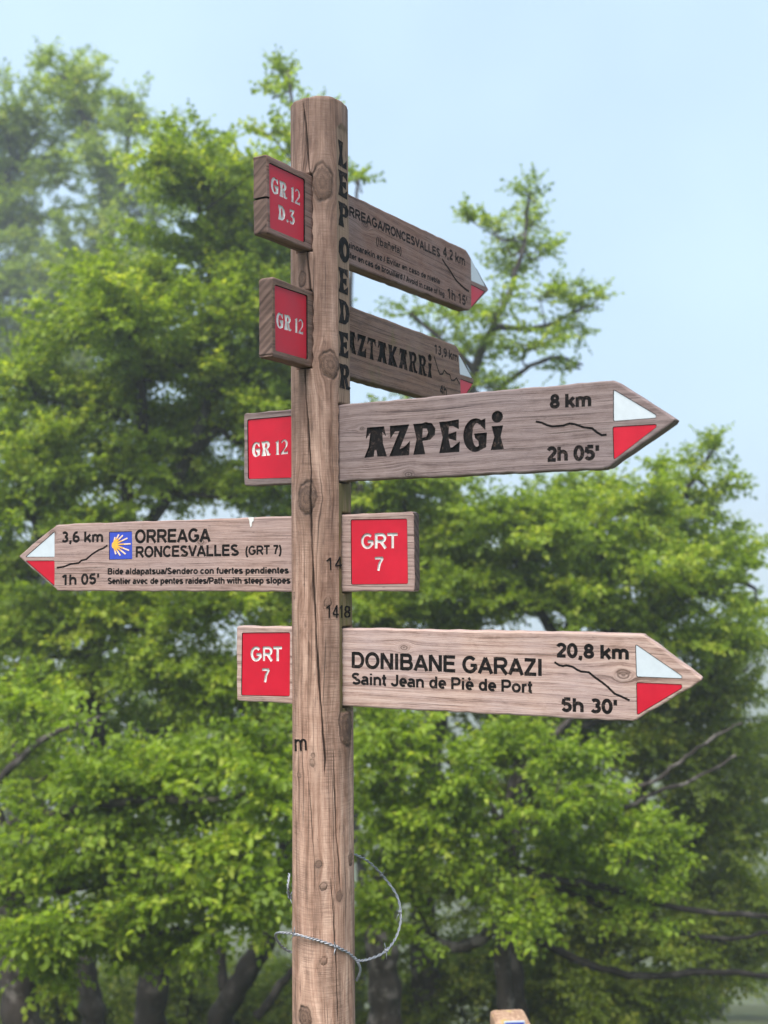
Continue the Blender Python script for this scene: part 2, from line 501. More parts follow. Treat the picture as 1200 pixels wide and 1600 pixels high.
    g['3'] = (.78, [A(.38, .73, .23, .19, 150, -90, 10), A(.38, .295, .26, .215, 90, -155, 10)])
    g['4'] = (.78, [[(.53, 0), (.53, 1)], [(.50, .94), (.10, .31)], [(.06, .275), (.74, .275)]])
    g['5'] = (.78, [[(.67, T1), (.22, T1)], [(.22, T1), (.15, .50)], A(.38, .33, .27, .25, 140, -155, 12)])
    g['6'] = (.78, [A(.39, .31, .255, .235, 0, 360, 16), A(.43, .47, .30, .45, 70, 190, 8)])
    g['7'] = (.78, [[(.07, T1), (.70, T1)], [(.66, .90), (.42, .5), (.32, 0)]])
    g['8'] = (.78, [A(.39, .725, .21, .19, 0, 360, 14), A(.39, .285, .255, .20, 0, 360, 16)])
    g['9'] = (.78, [A(.39, .69, .255, .235, 0, 360, 16), A(.35, .53, .30, .45, -110, 10, 8)])
    return g


G = glyphs()
# carved display letters: advance, polygons
STEM = [(0, 1), (.34, 1), (.295, .5), (.40, 0), (0, 0), (.115, .5)]


def ring_poly(cx, cy, rx, ry, ix, iy, dx, a0, a1, n=14):
    o = A(cx, cy, rx, ry, a0, a1, n)
    i = A(cx + dx, cy, ix, iy, a1, a0, n)
    return o + i


D = {
    'A': (.80, [[(.10, 1), (.70, 1), (.77, .66), (.64, .82), (.66, .45), (.80, 0), (.47, .02), (.43, .24), (.37, .24), (.34, .02), (0, 0), (.16, .36), (.22, .82), (.06, .62)]]),
    'Z': (.70, [[(0, 1), (.67, 1), (.34, .22), (.50, .28), (.69, .46), (.66, 0), (-.02, 0), (.33, .80), (.18, .80), (.02, .58)]]),
    'P': (.76, [STEM, [(.28, 1.0), (.42, 1.03), (.62, .98), (.74, .8), (.72, .6), (.56, .45), (.28, .43), (.28, .53), (.44, .56), (.50, .70), (.45, .82), (.28, .84)]]),
    'E': (.68, [STEM, [(.28, 1.0), (.64, 1.04), (.64, .72), (.44, .84), (.28, .84)], [(.27, .58), (.56, .66), (.56, .36), (.27, .46)], [(.28, .16), (.42, .16), (.67, .34), (.65, 0), (.28, 0)]]),
    'G': (.76, [ring_poly(.38, .5, .38, .53, .14, .37, .05, 55, 330, 18), [(.50, .93), (.70, 1.0), (.70, .62), (.54, .80)], [(.34, .55), (.75, .56), (.72, .10), (.50, -.0), (.48, .30), (.38, .40)]]),
    'i': (.42, [[(.03, .74), (.39, .74), (.31, .4), (.41, 0), (0, 0), (.115, .4)], A(.21, 1.02, .175, .185, 0, 360, 16)[:-1]]),
    'T': (.66, [[(0, 1), (.62, 1), (.66, .64), (.50, .84), (.42, .84), (.39, .4), (.47, 0), (.15, 0), (.23, .4), (.20, .84), (.12, .84), (-.03, .64)]]),
    'K': (.80, [STEM, [(.24, .55), (.52, 1), (.78, 1), (.47, .52), (.82, 0), (.45, 0), (.26, .42)]]),
    'R': (.78, [STEM, [(.28, 1.0), (.42, 1.03), (.62, .98), (.72, .8), (.70, .64), (.56, .48), (.28, .46), (.28, .56), (.44, .58), (.48, .72), (.45, .84), (.28, .86)], [(.33, .47), (.54, .47), (.66, .15), (.82, .12), (.74, 0), (.48, 0), (.38, .34)]]),
    'B': (.76, [STEM, [(.28, 1.0), (.56, 1.0), (.68, .86), (.66, .64), (.52, .54), (.28, .54), (.28, .64), (.42, .66), (.46, .75), (.42, .86), (.28, .88)], [(.28, .53), (.56, .5), (.74, .34), (.70, .08), (.54, 0), (.28, 0), (.28, .12), (.46, .14), (.50, .27), (.44, .40), (.28, .42)]]),
    'L': (.62, [STEM, [(.28, .14), (.40, .14), (.62, .36), (.62, 0), (.28, 0)]]),
    'O': (.80, [ring_poly(.40, .5, .40, .53, .13, .27, .06, 0, 179, 12), ring_poly(.40, .5, .40, .53, .13, .27, .06, 180, 359.9, 12)]),
    'D': (.78, [STEM, [(.28, 1.0), (.48, .98), (.70, .80), (.77, .5), (.70, .2), (.48, .02), (.28, 0), (.28, .14), (.44, .2), (.51, .5), (.44, .8), (.28, .86)]]),
    '1': (.34, [[(.0, .86), (.28, 1.02), (.28, .10), (.34, 0), (.02, 0), (.08, .10), (.08, .80)]]),
    '2': (.62, [A(.30, .72, .30, .30, 170, 0, 8) + [(.56, .54), (.24, .18), (.46, .16), (.62, .28), (.60, 0), (-.02, 0), (.0, .10), (.36, .52), (.40, .72)] + A(.27, .72, .12, .18, 20, 160, 5)]),
    '3': (.60, [[(.02, 1), (.54, 1), (.50, .86), (.34, .62), (.56, .50), (.58, .22), (.40, 0), (.12, -.02), (-.02, .14), (.12, .22), (.22, .12), (.34, .20), (.34, .40), (.12, .50), (.12, .58), (.30, .84), (.12, .84), (.02, .74)]]),
    '.': (.30, [A(.15, .11, .11, .11, 0, 360, 10)[:-1]]),
    ' ': (.20, []),
}


def ribbon(pts, w):
    """2-D outline of a stroke of width w along pts (mitred joints)."""
    n = len(pts)
    closed = n > 4 and math.hypot(pts[0][0] - pts[-1][0], pts[0][1] - pts[-1][1]) < 1e-6
    L, Rr = [], []
    for i in range(n):
        p = Vector(pts[i])
        if closed:
            a = Vector(pts[i - 1]) if i > 0 else Vector(pts[-2])
            c = Vector(pts[i + 1]) if i < n - 1 else Vector(pts[1])
        else:
            a = Vector(pts[i - 1]) if i > 0 else None
            c = Vector(pts[i + 1]) if i < n - 1 else None
        d1 = (p - a).normalized() if a is not None else None
        d2 = (c - p).normalized() if c is not None else None
        d1 = d1 or d2
        d2 = d2 or d1
        t = (d1 + d2)
        t = t.normalized() if t.length > 1e-6 else d1
        nrm = Vector((-t.y, t.x))
        k = max(0.45, t.dot(d1))
        L.append(p + nrm * (w / 2 / k))
        Rr.append(p - nrm * (w / 2 / k))
    return L, Rr, closed


def text_layout(s, p0, p1, cap, anchor=None, font='s'):
    """Returns f(glyph x, y) -> plane point for a line of text whose anchor substring runs p0..p1."""
    tab = G if font == 's' else D
    gap = 0.0 if font == 's' else 0.10
    xs, x = [], 0.0
    for ch in s:
        xs.append(x)
        x += tab[ch][0] + gap
    total = x - gap
    i0 = s.index(anchor) if anchor else 0
    x0 = xs[i0]
    p0, p1 = Vector(p0), Vector(p1)
    e = (p1 - p0) / (total - x0)
    up = Vector((-e.y, e.x)).normalized() * cap
    up = (up * 0.3 + Vector((0, cap)) * 0.7)
    return [(ch, (lambda gx, gy, o=xx: p0 + e * (gx + o - x0) + up * gy)) for ch, xx in zip(s, xs)]


def prism(bm, poly, y0, y1, mi=0):
    """Closed prism over a 2-D polygon (x, z) between depths y0 and y1."""
    f = [bm.verts.new((p[0], y0, p[1])) for p in poly]
    k = [bm.verts.new((p[0], y1, p[1])) for p in poly]
    n = len(poly)
    fs = [bm.faces.new(f), bm.faces.new(k[::-1])]
    for i in range(n):
        j = (i + 1) % n
        fs.append(bm.faces.new((f[j], f[i], k[i], k[j])))
    for x in fs: x.material_index = mi


def strip_prism(bm, L, Rr, closed, y0, y1):
    n = len(L)
    a = [bm.verts.new((p[0], y0, p[1])) for p in L]
    c = [bm.verts.new((p[0], y0, p[1])) for p in Rr]
    a2 = [bm.verts.new((p[0], y1, p[1])) for p in L]
    c2 = [bm.verts.new((p[0], y1, p[1])) for p in Rr]
    if closed:
        n -= 1
    rng = range(n if closed else n - 1)
    for i in rng:
        j = (i + 1) % n
        bm.faces.new((a[i], a[j], c[j], c[i]))
        bm.faces.new((a2[j], a2[i], c2[i], c2[j]))
        bm.faces.new((a[j], a[i], a2[i], a2[j]))
        bm.faces.new((c[i], c[j], c2[j], c2[i]))
    if not closed:
        bm.faces.new((a[0], c[0], c2[0], a2[0]))
        bm.faces.new((c[-1], a[-1], a2[-1], c2[-1]))
    loose = [v for v in a + c + a2 + c2 if not v.link_faces]
    for v in loose: bm.verts.remove(v)


def put_text(bm, s, p0, p1, cap, y0, y1, anchor=None, font='s', weight=0.165, k=[0]):
    """Adds solid letters; every stroke sits a hair deeper than the one before, so no two faces share a plane."""
    many = isinstance(bm, list)         # a list: strokes that may cross go into different meshes
    for ch, f in text_layout(s, p0, p1, cap, anchor, font):
        odd = 5 * (k[0] % 2) if many else 0
        k[0] += 1
        for j in range(10 if many else 0):
            while len(bm) <= j: bm.append(bmesh.new())
        if font == 's':
            for j, st in enumerate(G[ch][1]):
                pts = [f(*q) for q in st]
                L, Rr, cl = ribbon([(p.x, p.y) for p in pts], weight * cap)
                e = 0.00003 * j
                strip_prism(bm[j + odd] if many else bm, L, Rr, cl, y0 + e, y1 + e)
        else:
            for j, po in enumerate(D[ch][1]):
                e = 0.00003 * j
                prism(bm[j + odd] if many else bm, [f(*q) for q in po], y0 + e, y1 + e)


def rounded(poly, r, n=4):
    """Rounds the corners of a 2-D polygon."""
    out = []
    m = len(poly)
    for i in range(m):
        a, p, c = Vector(poly[i - 1]), Vector(poly[i]), Vector(poly[(i + 1) % m])
        u, v = (a - p), (c - p)
        rr = min(r, u.length * .45, v.length * .45)
        s, e = p + u.normalized() * rr, p + v.normalized() * rr
        for j in range(n + 1):
            t = j / n
            out.append(tuple(s * (1 - t) ** 2 + p * 2 * t * (1 - t) + e * t * t))
    return out


def inset(poly, d):
    m = len(poly)
    area = sum(poly[i][0] * poly[(i + 1) % m][1] - poly[(i + 1) % m][0] * poly[i][1] for i in range(m))
    sg = 1 if area > 0 else -1
    out = []
    for i in range(m):
        a, p, c = Vector(poly[i - 1]), Vector(poly[i]), Vector(poly[(i + 1) % m])
        d1, d2 = (p - a).normalized(), (c - p).normalized()
        t = (d1 + d2).normalized()
        nrm = Vector((-t.y, t.x)) * sg
        out.append(tuple(p + nrm * (d / max(0.5, t.dot(d1)))))
    return out


def boolean_cut(o, cutter):
    md = o.modifiers.new('cut', 'BOOLEAN')
    md.operation = 'DIFFERENCE'
    md.object = cutter
    md.solver = 'MANIFOLD'
    dg = bpy.context.evaluated_depsgraph_get()
    me = bpy.data.meshes.new_from_object(o.evaluated_get(dg))
    o.modifiers.remove(md)
    old = o.data
    o.data = me
    bpy.data.meshes.remove(old)
    cm = cutter.data
    bpy.data.objects.remove(cutter)
    bpy.data.meshes.remove(cm)


# ------------------------------------------------------------------ ground and haze
def smooth(a, c, x):
    t = np.clip((x - a) / (c - a), 0, 1)
    return t * t * (3 - 2 * t)


def ground_z(x, y):
    """A pass: level by the signpost, falling away behind it, the far side of the valley rising again."""
    x = np.asarray(x, float)
    y = np.asarray(y, float)
    z = -0.425 * np.maximum(0, y - 3.2) * smooth(2.6, 5.5, y)
    z = np.maximum(z, -27.0 - 0.01 * y) + 0
    z = z + 0.05 * np.sin(x * 1.3 + 0.4) * np.sin(y * 0.9) + 0.6 * np.sin(x * 0.11) * smooth(12, 40, y)
    return z


def build_ground():
    ys = np.concatenate([np.linspace(-320, -12, 24), np.linspace(-10, 14, 60), np.linspace(15, 100, 60), np.linspace(105, 420, 40)])
    xs = np.concatenate([np.linspace(-320, -32, 24), np.linspace(-30, 30, 80), np.linspace(32, 320, 24)])
    X, Y = np.meshgrid(xs, ys)
    Z = ground_z(X, Y)
    v = np.stack([X, Y, Z], -1).reshape(-1, 3)
    nx, ny = len(xs), len(ys)
    i = np.arange(nx * ny).reshape(ny, nx)
    f = np.stack([i[:-1, :-1], i[:-1, 1:], i[1:, 1:], i[1:, :-1]], -1).reshape(-1, 4)
    t = NT('meadow')
    o = t.obco()
    n1 = t.noise(o, 0.9, 5, 0.65)
    n2 = t.noise(o, 22, 4, 0.7)
    c = t.ramp(n1, [(0.35, (.035, .045, .014)), (0.62, (.075, .10, .028))])
    c = t.mix(t.ramp(n2, [(0.42, 0.0), (0.7, 0.8)]), c, (.07, .055, .035))
    t.col(c)
    t.rough(0.95)
    t.bump(n2, 0.8, 0.05)
    o = np_mesh('ground', v, f, t.m, smooth=True)
    tag(o, 'grassy ground of the pass falling away behind the signpost', kind='structure')


build_ground()


def build_haze():
    bm = bmesh.new()
    bmesh.ops.create_cube(bm, size=1)
    x0, x1, y0, y1, z0, z1 = -330, 330, -330, 430, -46, 11
    for v in bm.verts:
        v.co = ((x0 + x1) / 2 + v.co.x * (x1 - x0), (y0 + y1) / 2 + v.co.y * (y1 - y0), (z0 + z1) / 2 + v.co.z * (z1 - z0))
    m = bpy.data.materials.new('haze_air')
    m.use_nodes = True
    nt = m.node_tree
    nt.nodes.remove(nt.nodes['Principled BSDF'])
    pv = nt.nodes.new('ShaderNodeVolumePrincipled')
    pv.inputs['Color'].default_value = (.96, .98, 1.0, 1)
    pv.inputs['Density'].default_value = HAZE
    pv.inputs['Anisotropy'].default_value = 0.5
    nt.links.new(pv.outputs[0], nt.nodes['Material Output'].inputs['Volume'])
    o = obj('haze', bm, m)
    tag(o, 'pale mountain fog filling the air between the trees', kind='stuff')


HAZE = 0.0043
if HAZE: build_haze()

# ------------------------------------------------------------------ the signpost
PY = 2.37
T = 0.0175
SP = empty('signpost', (-0.132, PY, 0))
tag(SP, 'tall log signpost with five wooden arrow boards and red route plates', 'signpost')


def axis_x(z):
    """Centre line of the slightly leaning log."""
    return -0.1325 - 0.0075 * (z - 0.6)


def log_r(z):
    return 0.0690 - 0.0020 * (z - 0.6)


Z_TOP = 2.645
FACET_A = R(62)                 # the planed face looks to the right
FACET_D = 0.0610                # its distance from the axis


def px_to_log(u, v):
    """(angle, height) on the log under a photograph pixel."""
    p = W(u, v, PY - 0.05)
    for _ in range(4):
        ax, r = axis_x(p.z), log_r(p.z)
        s = max(-0.985, min(0.985, (p.x - ax) / r))
        a = math.asin(s)
        p = W(u, v, PY - r * math.cos(a))
    return a, p.z


class Board:
    """A plank let through the log; local X along the plank, Y into it, Z up; front face at y = 0."""

    def __init__(self, phi, zc):
        self.phi = phi
        self.n = Vector((math.sin(phi), -math.cos(phi), 0))
        self.p0 = Vector((axis_x(zc), PY, 0)) + self.n * T
        self.e = Vector((math.cos(phi), math.sin(phi), 0))
        self.red, self.white, self.ink_big, self.parts = [], [], None, []
        self.cuts = []              # recesses, dark inside
        self.inks = []
        self.white_txt = []

    def new_ink(self):
        self.inks.append(bmesh.new())
        return self.inks[-1]

    def new_cut(self):
        self.cuts.append(bmesh.new())
        return self.cuts[-1]

    def P(self, u, v):
        """Local (x, z) on the front face under a photograph pixel."""
        r = W(u, v, 1.0) - Vector((0, 0, EYE))
        o = Vector((0, 0, EYE))
        t = (self.p0 - o).dot(self.n) / r.dot(self.n)
        q = o + r * t
        return ((q - self.p0).dot(self.e), q.z)

    def outline(self, pts, r=0.006):
        return rounded([self.P(*p) for p in pts], r, 4)

    def build(self, pts, mats, name='arrow_board', label=None, seed=1, r=0.007, bev=0.0035):
        rnd = random.Random(seed)
        poly = rounded([self.P(*p) for p in pts], r, 4)
        fine = []
        for i in range(len(poly)):                     # worn, not quite straight edges
            a, c = Vector(poly[i]), Vector(poly[(i + 1) % len(poly)])
            k = max(1, int((c - a).length / 0.022))
            for j in range(k):
                p = a.lerp(c, j / k)
                d = (c - a).normalized()
                fine.append(tuple(p + Vector((-d.y, d.x)) * rnd.uniform(-.0010, .0010)))
        poly = fine
        area = sum(poly[i][0] * poly[(i + 1) % len(poly)][1] - poly[(i + 1) % len(poly)][0] * poly[i][1] for i in range(len(poly)))
        bm = bmesh.new()
        rings = []
        for (y, ins) in ((0, bev), (bev * .3, bev * .3), (bev, 0), (2 * T - bev, 0), (2 * T - bev * .3, bev * .3), (2 * T, bev)):
            q = inset(poly, ins) if ins else poly
            rings.append([bm.verts.new((p[0], y, p[1])) for p in q])
        n = len(poly)
        bm.faces.new(rings[0])
        bm.faces.new(rings[-1][::-1])
        for a, c in zip(rings[:-1], rings[1:]):
            for i in range(n):
                k = (i + 1) % n
                f = bm.faces.new((a[k], a[i], c[i], c[k]))
        self.o = obj(name, bm, mats, SP)
        for f in self.o.data.polygons:                 # the sawn tail shows end grain
            if abs(f.normal.x) > 0.8 and len(mats) > 2: f.material_index = 2
        self.o.location = (self.p0.x - SP.location.x, self.p0.y - SP.location.y, 0)
        self.o.rotation_euler = (0, 0, self.phi)
        if label: self.o['label'] = label
        return self.o

    def recess(self, px, depth, r=0.003, grow=0.0012):
        poly = rounded([self.P(*p) for p in px], r, 4)
        prism(self.new_cut(), inset(poly, -grow), -0.01, depth)
        return poly

    def panel(self, name, px, mat, depth=0.0032, sink=0.0012, r=0.003, label=None):
        poly = self.recess(px, depth, r)
        bm = bmesh.new()
        prism(bm, poly, sink, depth + 0.001)
        self.parts.append((name, bm, mat, label))
        return len(self.parts) - 1

    def panel_text(self, idx, lines, mat):
        """Letters sunk through a panel: the panel is cut and pale letters lie at the bottom."""
        self.white_txt.append((idx, lines, mat))

    def line(self, px, w=0.0045, depth=0.003):
        pts = [self.P(*p) for p in px]
        L, Rr, cl = ribbon(pts, w)
        strip_prism(self.new_cut(), L, Rr, cl, -0.01, depth)
        bm = bmesh.new()
        L, Rr, cl = ribbon(pts, w * 1.02)
        strip_prism(bm, L, Rr, cl, depth - 0.0014, depth + 0.001)
        self.parts.append(('profile_line', bm, M['ink'], None))

    def text(self, s, a, c, cap_px, anchor=None, weight=0.165, font='s', cut=True, depth=0.0022):
        p0, p1 = self.P(*a), self.P(*c)
        q = self.P(a[0], a[1] - cap_px)
        cap = q[1] - p0[1]
        if cut:
            cl = []
            put_text(cl, s, p0, p1, cap, -0.01, depth, anchor, font, weight)
            self.cuts += [c for c in cl if len(c.verts)]
            self.ink = self.new_ink()
            put_text(self.ink, s, p0, p1, cap, depth * 0.45, depth + 0.0008, anchor, font, weight * 1.01)
        else:
            self.ink = self.new_ink()
            put_text(self.ink, s, p0, p1, cap, -0.0003, 0.0012, anchor, font, weight)

    def finish(self):
        for c in self.cuts:
            cut = obj('cutter', c, M['ink'])
            cut.matrix_world = cut_mat(self)
            bpy.context.view_layer.update()
            boolean_cut(self.o, cut)
        made = []
        for (name, bm, mat, label) in self.parts:
            p = obj(name, bm, mat, self.o)
            if label: p['label'] = label
            made.append(p)
        for idx, lines, mat in self.white_txt:
            cb, lbs = [], []
            for (s, a, c, cap_px, font, weight) in lines:
                p0, p1 = self.P(*a), self.P(*c)
                cap = self.P(a[0], a[1] - cap_px)[1] - p0[1]
                cl = []
                put_text(cl, s, p0, p1, cap, -0.01, 0.0052, None, font, weight)
                cb += [c for c in cl if len(c.verts)]
                lb = bmesh.new()
                lbs.append(lb)
                put_text(lb, s, p0, p1, cap, 0.0043, 0.0051, None, font, weight * 1.02)
            for c in cb:
                c = obj('cutter', c, mat)
                c.matrix_world = cut_mat(self)
                bpy.context.view_layer.update()
                boolean_cut(made[idx], c)
            for lb in lbs:
                t = obj('lettering', lb, mat, self.o)
                t['label'] = 'pale letters sunk in the red plate'
        for k in self.inks: obj('lettering', k, M['ink'], self.o)
        return made


PHI_B = math.atan2(F, 958)
PHI_G, PHI_L, PHI_D = -math.atan2(F, 2813), -math.atan2(F, 4330), -math.atan2(F, 4300)
SLOTS = ((PHI_B, ((415.5, 240), (728.8, 390.5)), ((417, 364), (733, 485.5))), (PHI_B, ((425, 431.7), (713.5, 540)), ((425, 557), (719, 635))),
         (PHI_G, ((380.5, 646), (960, 593.5)), ((381, 759), (948, 732))), (PHI_L, ((88.6, 819.5), (647, 799.5)), ((90.5, 924), (648.5, 924.5))),
         (PHI_D, ((369.5, 978.5), (1004, 990.5)), ((369.5, 1095), (990, 1127.5))))


def build_log():
    th = np.concatenate([np.linspace(-112, 112, 330), np.linspace(115, 245, 30)])
    th = np.radians(th)
    zs = np.concatenate([np.linspace(-0.35, 0.45, 10), np.linspace(0.47, Z_TOP - 0.006, 760)])
    TH, ZZ = np.meshgrid(th, zs)
    base = log_r(ZZ)
    rad = base.copy()
    rng = np.random.default_rng(4)
    # gentle long undulation
    rad += 0.0007 * np.sin(3 * TH + 2.1 * ZZ) + 0.0005 * np.sin(7 * TH - 4 * ZZ + 1) + 0.0003 * np.sin(17 * TH + 9 * ZZ)
    # planed face
    z_hi = W(545, 212, PY).z
    z_lo = W(545, 1109, PY).z
    lim = FACET_D / np.maximum(0.2, np.cos(TH - FACET_A))
    lim = lim + np.maximum(0, ZZ - z_hi) * 0.35
    inside = (ZZ > z_lo) & (np.abs(np.angle(np.exp(1j * (TH - FACET_A)))) < 1.3)
    planed = inside & (lim < rad)
    rad = np.where(planed, lim, rad)
    # knots
    gx = TH * 0.067
    gz = ZZ.copy()
    knot = np.zeros_like(gx)
    rings = np.full_like(gx, 9.0)
    for (u, v, rr, asp, lift) in ((480, 778, .022, 1.5, .0042), (515, 570, .021, 1.4, .0042), (504, 285, .025, 1.5, .0030), (512, 942, .008, 1.2, .001),
                                  (541, 1135, .021, 2.0, .0042), (491, 1192, .006, 1.3, .001), (506, 1385, .0075, 1.1, .0012), (506, 1502, .0075, 1.0, .0012),
                                  (476, 1590, .015, 1.6, .002), (548, 1342, .010, 1.4, .001), (461, 931, .005, 1.4, .001), (474, 436, .009, 1.8, .001), (492, 1180, .004, 1.0, 0),
                                  (470, 1212, .005, 1, 0), (530, 1400, .007, 1.5, .0), (500, 1350, .006, 1.3, 0)):
        a, z = px_to_log(u, v)
        dx = gx - a * 0.067
        dz = (ZZ - z) / asp
        wob = 1 + 0.07 * np.sin(2 * np.arctan2(dz, dx) + u) + 0.05 * np.sin(5 * np.arctan2(dz, dx) + v) + 0.03 * np.sin(11 * np.arctan2(dz, dx) + u * v)
        rho = np.hypot(dx, dz) * wob
        gx = gx - dx * np.minimum(0.96, (rr * rr) / (rho * rho + 0.25 * rr * rr))
        k = smooth(1.12, 0.85, rho / rr) if False else np.clip((1.15 - rho / rr) / 0.3, 0, 1)
        knot = np.maximum(knot, k * (~planed) * (1.0 if rr > .0095 else .5 + .12 * np.sin(u * 7.0)))
        rings = np.where(rho / rr < rings, rho / rr, rings)
        rad = rad + lift * np.exp(-(rho / (rr * 1.25)) ** 2) * (~planed)
        rim = np.exp(-((rho / rr - 1.0) / 0.10) ** 2)
        rad = rad - 0.0022 * rim * np.clip(lift * 800, 0, 1) * (~planed)
    # drying cracks, followed down the photograph
    crack = np.zeros_like(gx)  # also carries the contact shade painted in the board slots
    for (pts, wd, dp) in (
            (((473, 160), (477, 190), (480, 230), (485, 277), (487, 330), (480, 396), (484, 448), (482, 520), (476, 581), (481, 667), (486, 735), (486, 814), (489, 890), (493, 970), (497, 1043), (502, 1110), (508, 1180), (507, 1215)), .0015, .008),
            (((521, 1170), (523, 1215), (524, 1242), (525, 1294), (530, 1350), (533, 1400)), .0012, .005),
            (((517, 1370), (519, 1400), (522, 1440), (525, 1500), (527, 1560), (528, 1600)), .0011, .005),
            (((482, 1215), (486, 1270), (491, 1340), (493, 1400)), .0007, .002),
            (((531, 320), (530, 460), (531, 560), (528, 640)), .0007, .002),
            (((466, 180), (468, 205)), .001, .003)):
        az = np.array([px_to_log(*p) for p in pts])
        o = np.argsort(az[:, 1])
        line = np.interp(ZZ, az[o, 1], az[o, 0])
        line = line + 0.006 * np.sin(ZZ * 60) + 0.004 * np.sin(ZZ * 171 + 1)
        ends = smooth(az[o, 1][0] - 0.004, az[o, 1][0] + 0.05, ZZ) * (1 - smooth(az[o, 1][-1] - 0.03, az[o, 1][-1] + 0.004, ZZ))
        w = wd * (0.35 + 0.65 * ends) * (1 + 0.35 * np.sin(ZZ * 37 + wd * 9000))
        c = np.exp(-(((TH - line) * 0.067) / w) ** 2) * np.clip(ends * 3, 0, 1)
        crack = np.maximum(crack, c)
        rad = rad - dp * c
    for (phi, tops, bots) in SLOTS:
        sb = Board(phi, W(500, (tops[0][1] + bots[0][1]) / 2, PY).z)
        (s0, a0), (s1, a1) = sb.P(*tops[0]), sb.P(*tops[1])
        (r0, c0), (r1, c1) = sb.P(*bots[0]), sb.P(*bots[1])
        px_, py_ = axis_x(ZZ) + rad * np.sin(TH), PY - rad * np.cos(TH)
        qx, qy = px_ - sb.p0.x, py_ - sb.p0.y
        along = qx * sb.e.x + qy * sb.e.y
        depth = -(qx * sb.n.x + qy * sb.n.y)
        zt = a0 + (a1 - a0) * (along - s0) / (s1 - s0)
        zb = c0 + (c1 - c0) * (along - r0) / (r1 - r0)
        gap = 0.0042 + 0.0012 * np.sin(ZZ * 190)
        near = (depth > -gap) & (depth < 2 * T + gap) & (ZZ < zt + gap * .8) & (ZZ > zb - gap * .7)
        rad = np.where(near, rad - 0.014, rad)
        crack = np.maximum(crack, 0.75 * near)  # contact shade painted dark into the gaps round the boards
    ax = axis_x(ZZ)
    X = ax + rad * np.sin(TH)
    Y = PY - rad * np.cos(TH)
    v = np.stack([X, Y, ZZ], -1)
    nz, nt = TH.shape
    gr = np.stack([gx, gz, TH], -1)
    # rounded top
    caps = []
    capz = ((0.985, 0.003), (0.93, 0.0052), (0.6, 0.0060), (0.3, 0.0064))
    top = v[-1]
    cx = np.array([axis_x(Z_TOP), PY, 0])
    for (s, dz) in capz:
        r = top.copy()
        r[:, :2] = cx[:2] + (top[:, :2] - cx[:2]) * s
        r[:, 2] = Z_TOP - 0.006 + dz + s * (.0016 * np.sin(th * 2 + 1) + .0009 * np.sin(th * 5) + .0006 * np.sin(th * 13 + 2))
        caps.append(r)
    V = np.concatenate([v.reshape(-1, 3)] + caps + [np.array([[cx[0], cx[1], Z_TOP + 0.0006]])])
    rows = nz + len(caps)
    idx = np.arange(rows * nt).reshape(rows, nt)
    nxt = np.roll(idx, -1, axis=1)
    f = np.stack([idx[:-1], nxt[:-1], nxt[1:], idx[1:]], -1).reshape(-1, 4)
    tip = rows * nt
    fan = np.stack([idx[-1], nxt[-1], np.full(nt, tip), np.full(nt, tip)], -1)
    ext = len(V) - nz * nt

    def pad(a):
        return np.concatenate([a.reshape(-1), np.tile(a[-1], len(caps)), [0]])
    G3 = np.concatenate([gr.reshape(-1, 3), np.tile(gr[-1], (len(caps), 1)), [[0, Z_TOP, 0]]])
    V[:, 0] -= SP.location.x
    V[:, 1] -= SP.location.y
    # the fan as triangles would need another face size: close the hole with a tiny ring instead
    ring = V[idx[-1]].copy()
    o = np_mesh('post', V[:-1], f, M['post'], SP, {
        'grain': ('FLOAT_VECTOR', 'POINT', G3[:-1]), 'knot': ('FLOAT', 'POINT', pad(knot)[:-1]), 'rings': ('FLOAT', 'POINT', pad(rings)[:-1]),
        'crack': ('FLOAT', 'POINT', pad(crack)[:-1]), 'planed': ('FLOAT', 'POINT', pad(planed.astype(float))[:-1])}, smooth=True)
    bm = bmesh.new()
    bm.from_mesh(o.data)
    bm.verts.ensure_lookup_table()
    bm.faces.new([bm.verts[int(i)] for i in idx[-1]])
    bm.to_mesh(o.data)
    bm.free()
    o['label'] = 'round weathered log with a long drying crack and knots'
    return o


LOG = build_log()


def log_text(s, pa, pb, cap_px, weight=0.13):
    """Painted figures that follow the round of the log."""
    bm = bmesh.new()
    for ch, f in text_layout(s, (pa[0], -pa[1]), (pb[0], -pb[1]), cap_px):
        for j, st in enumerate(G[ch][1]):
            pts = []
            for q in range(len(st) - 1):
                for k in range(4):
                    t = k / 4
                    pts.append((st[q][0] * (1 - t) + st[q + 1][0] * t, st[q][1] * (1 - t) + st[q + 1][1] * t))
            pts.append(st[-1])
            pts = [f(*q) for q in pts]
            L, Rr, cl = ribbon([(p.x, p.y) for p in pts], weight * cap_px)
            rows = []
            for p, q in zip(L, Rr):
                row = []
                for (pp, lift) in ((p, .0), (p, .0012), (q, .0012), (q, 0)):
                    a, z = px_to_log(pp[0], -pp[1])
                    r = log_r(z)
                    zt = W(545, 212, PY).z
                    if a > 0.3: r = min(r, FACET_D / math.cos(a - FACET_A))
                    r += lift + 0.00004 * j
                    row.append(bm.verts.new((axis_x(z) + r * math.sin(a) - SP.location.x, PY - r * math.cos(a) - SP.location.y, z)))
                rows.append(row)
            for r0, r1 in zip(rows[:-1], rows[1:]):
                for k in range(3):
                    bm.faces.new((r0[k], r0[k + 1], r1[k + 1], r1[k]))
    return obj('lettering', bm, M['ink'], LOG)


log_text('14', (508, 891), (537, 888), 19, .10)
log_text('1418', (508, 965), (551, 966), 20, .10)
log_text('m', (460, 1174), (481, 1172), 26, .11)

# the vertical name on the planed face
fa = (math.cos(FACET_A), math.sin(FACET_A))


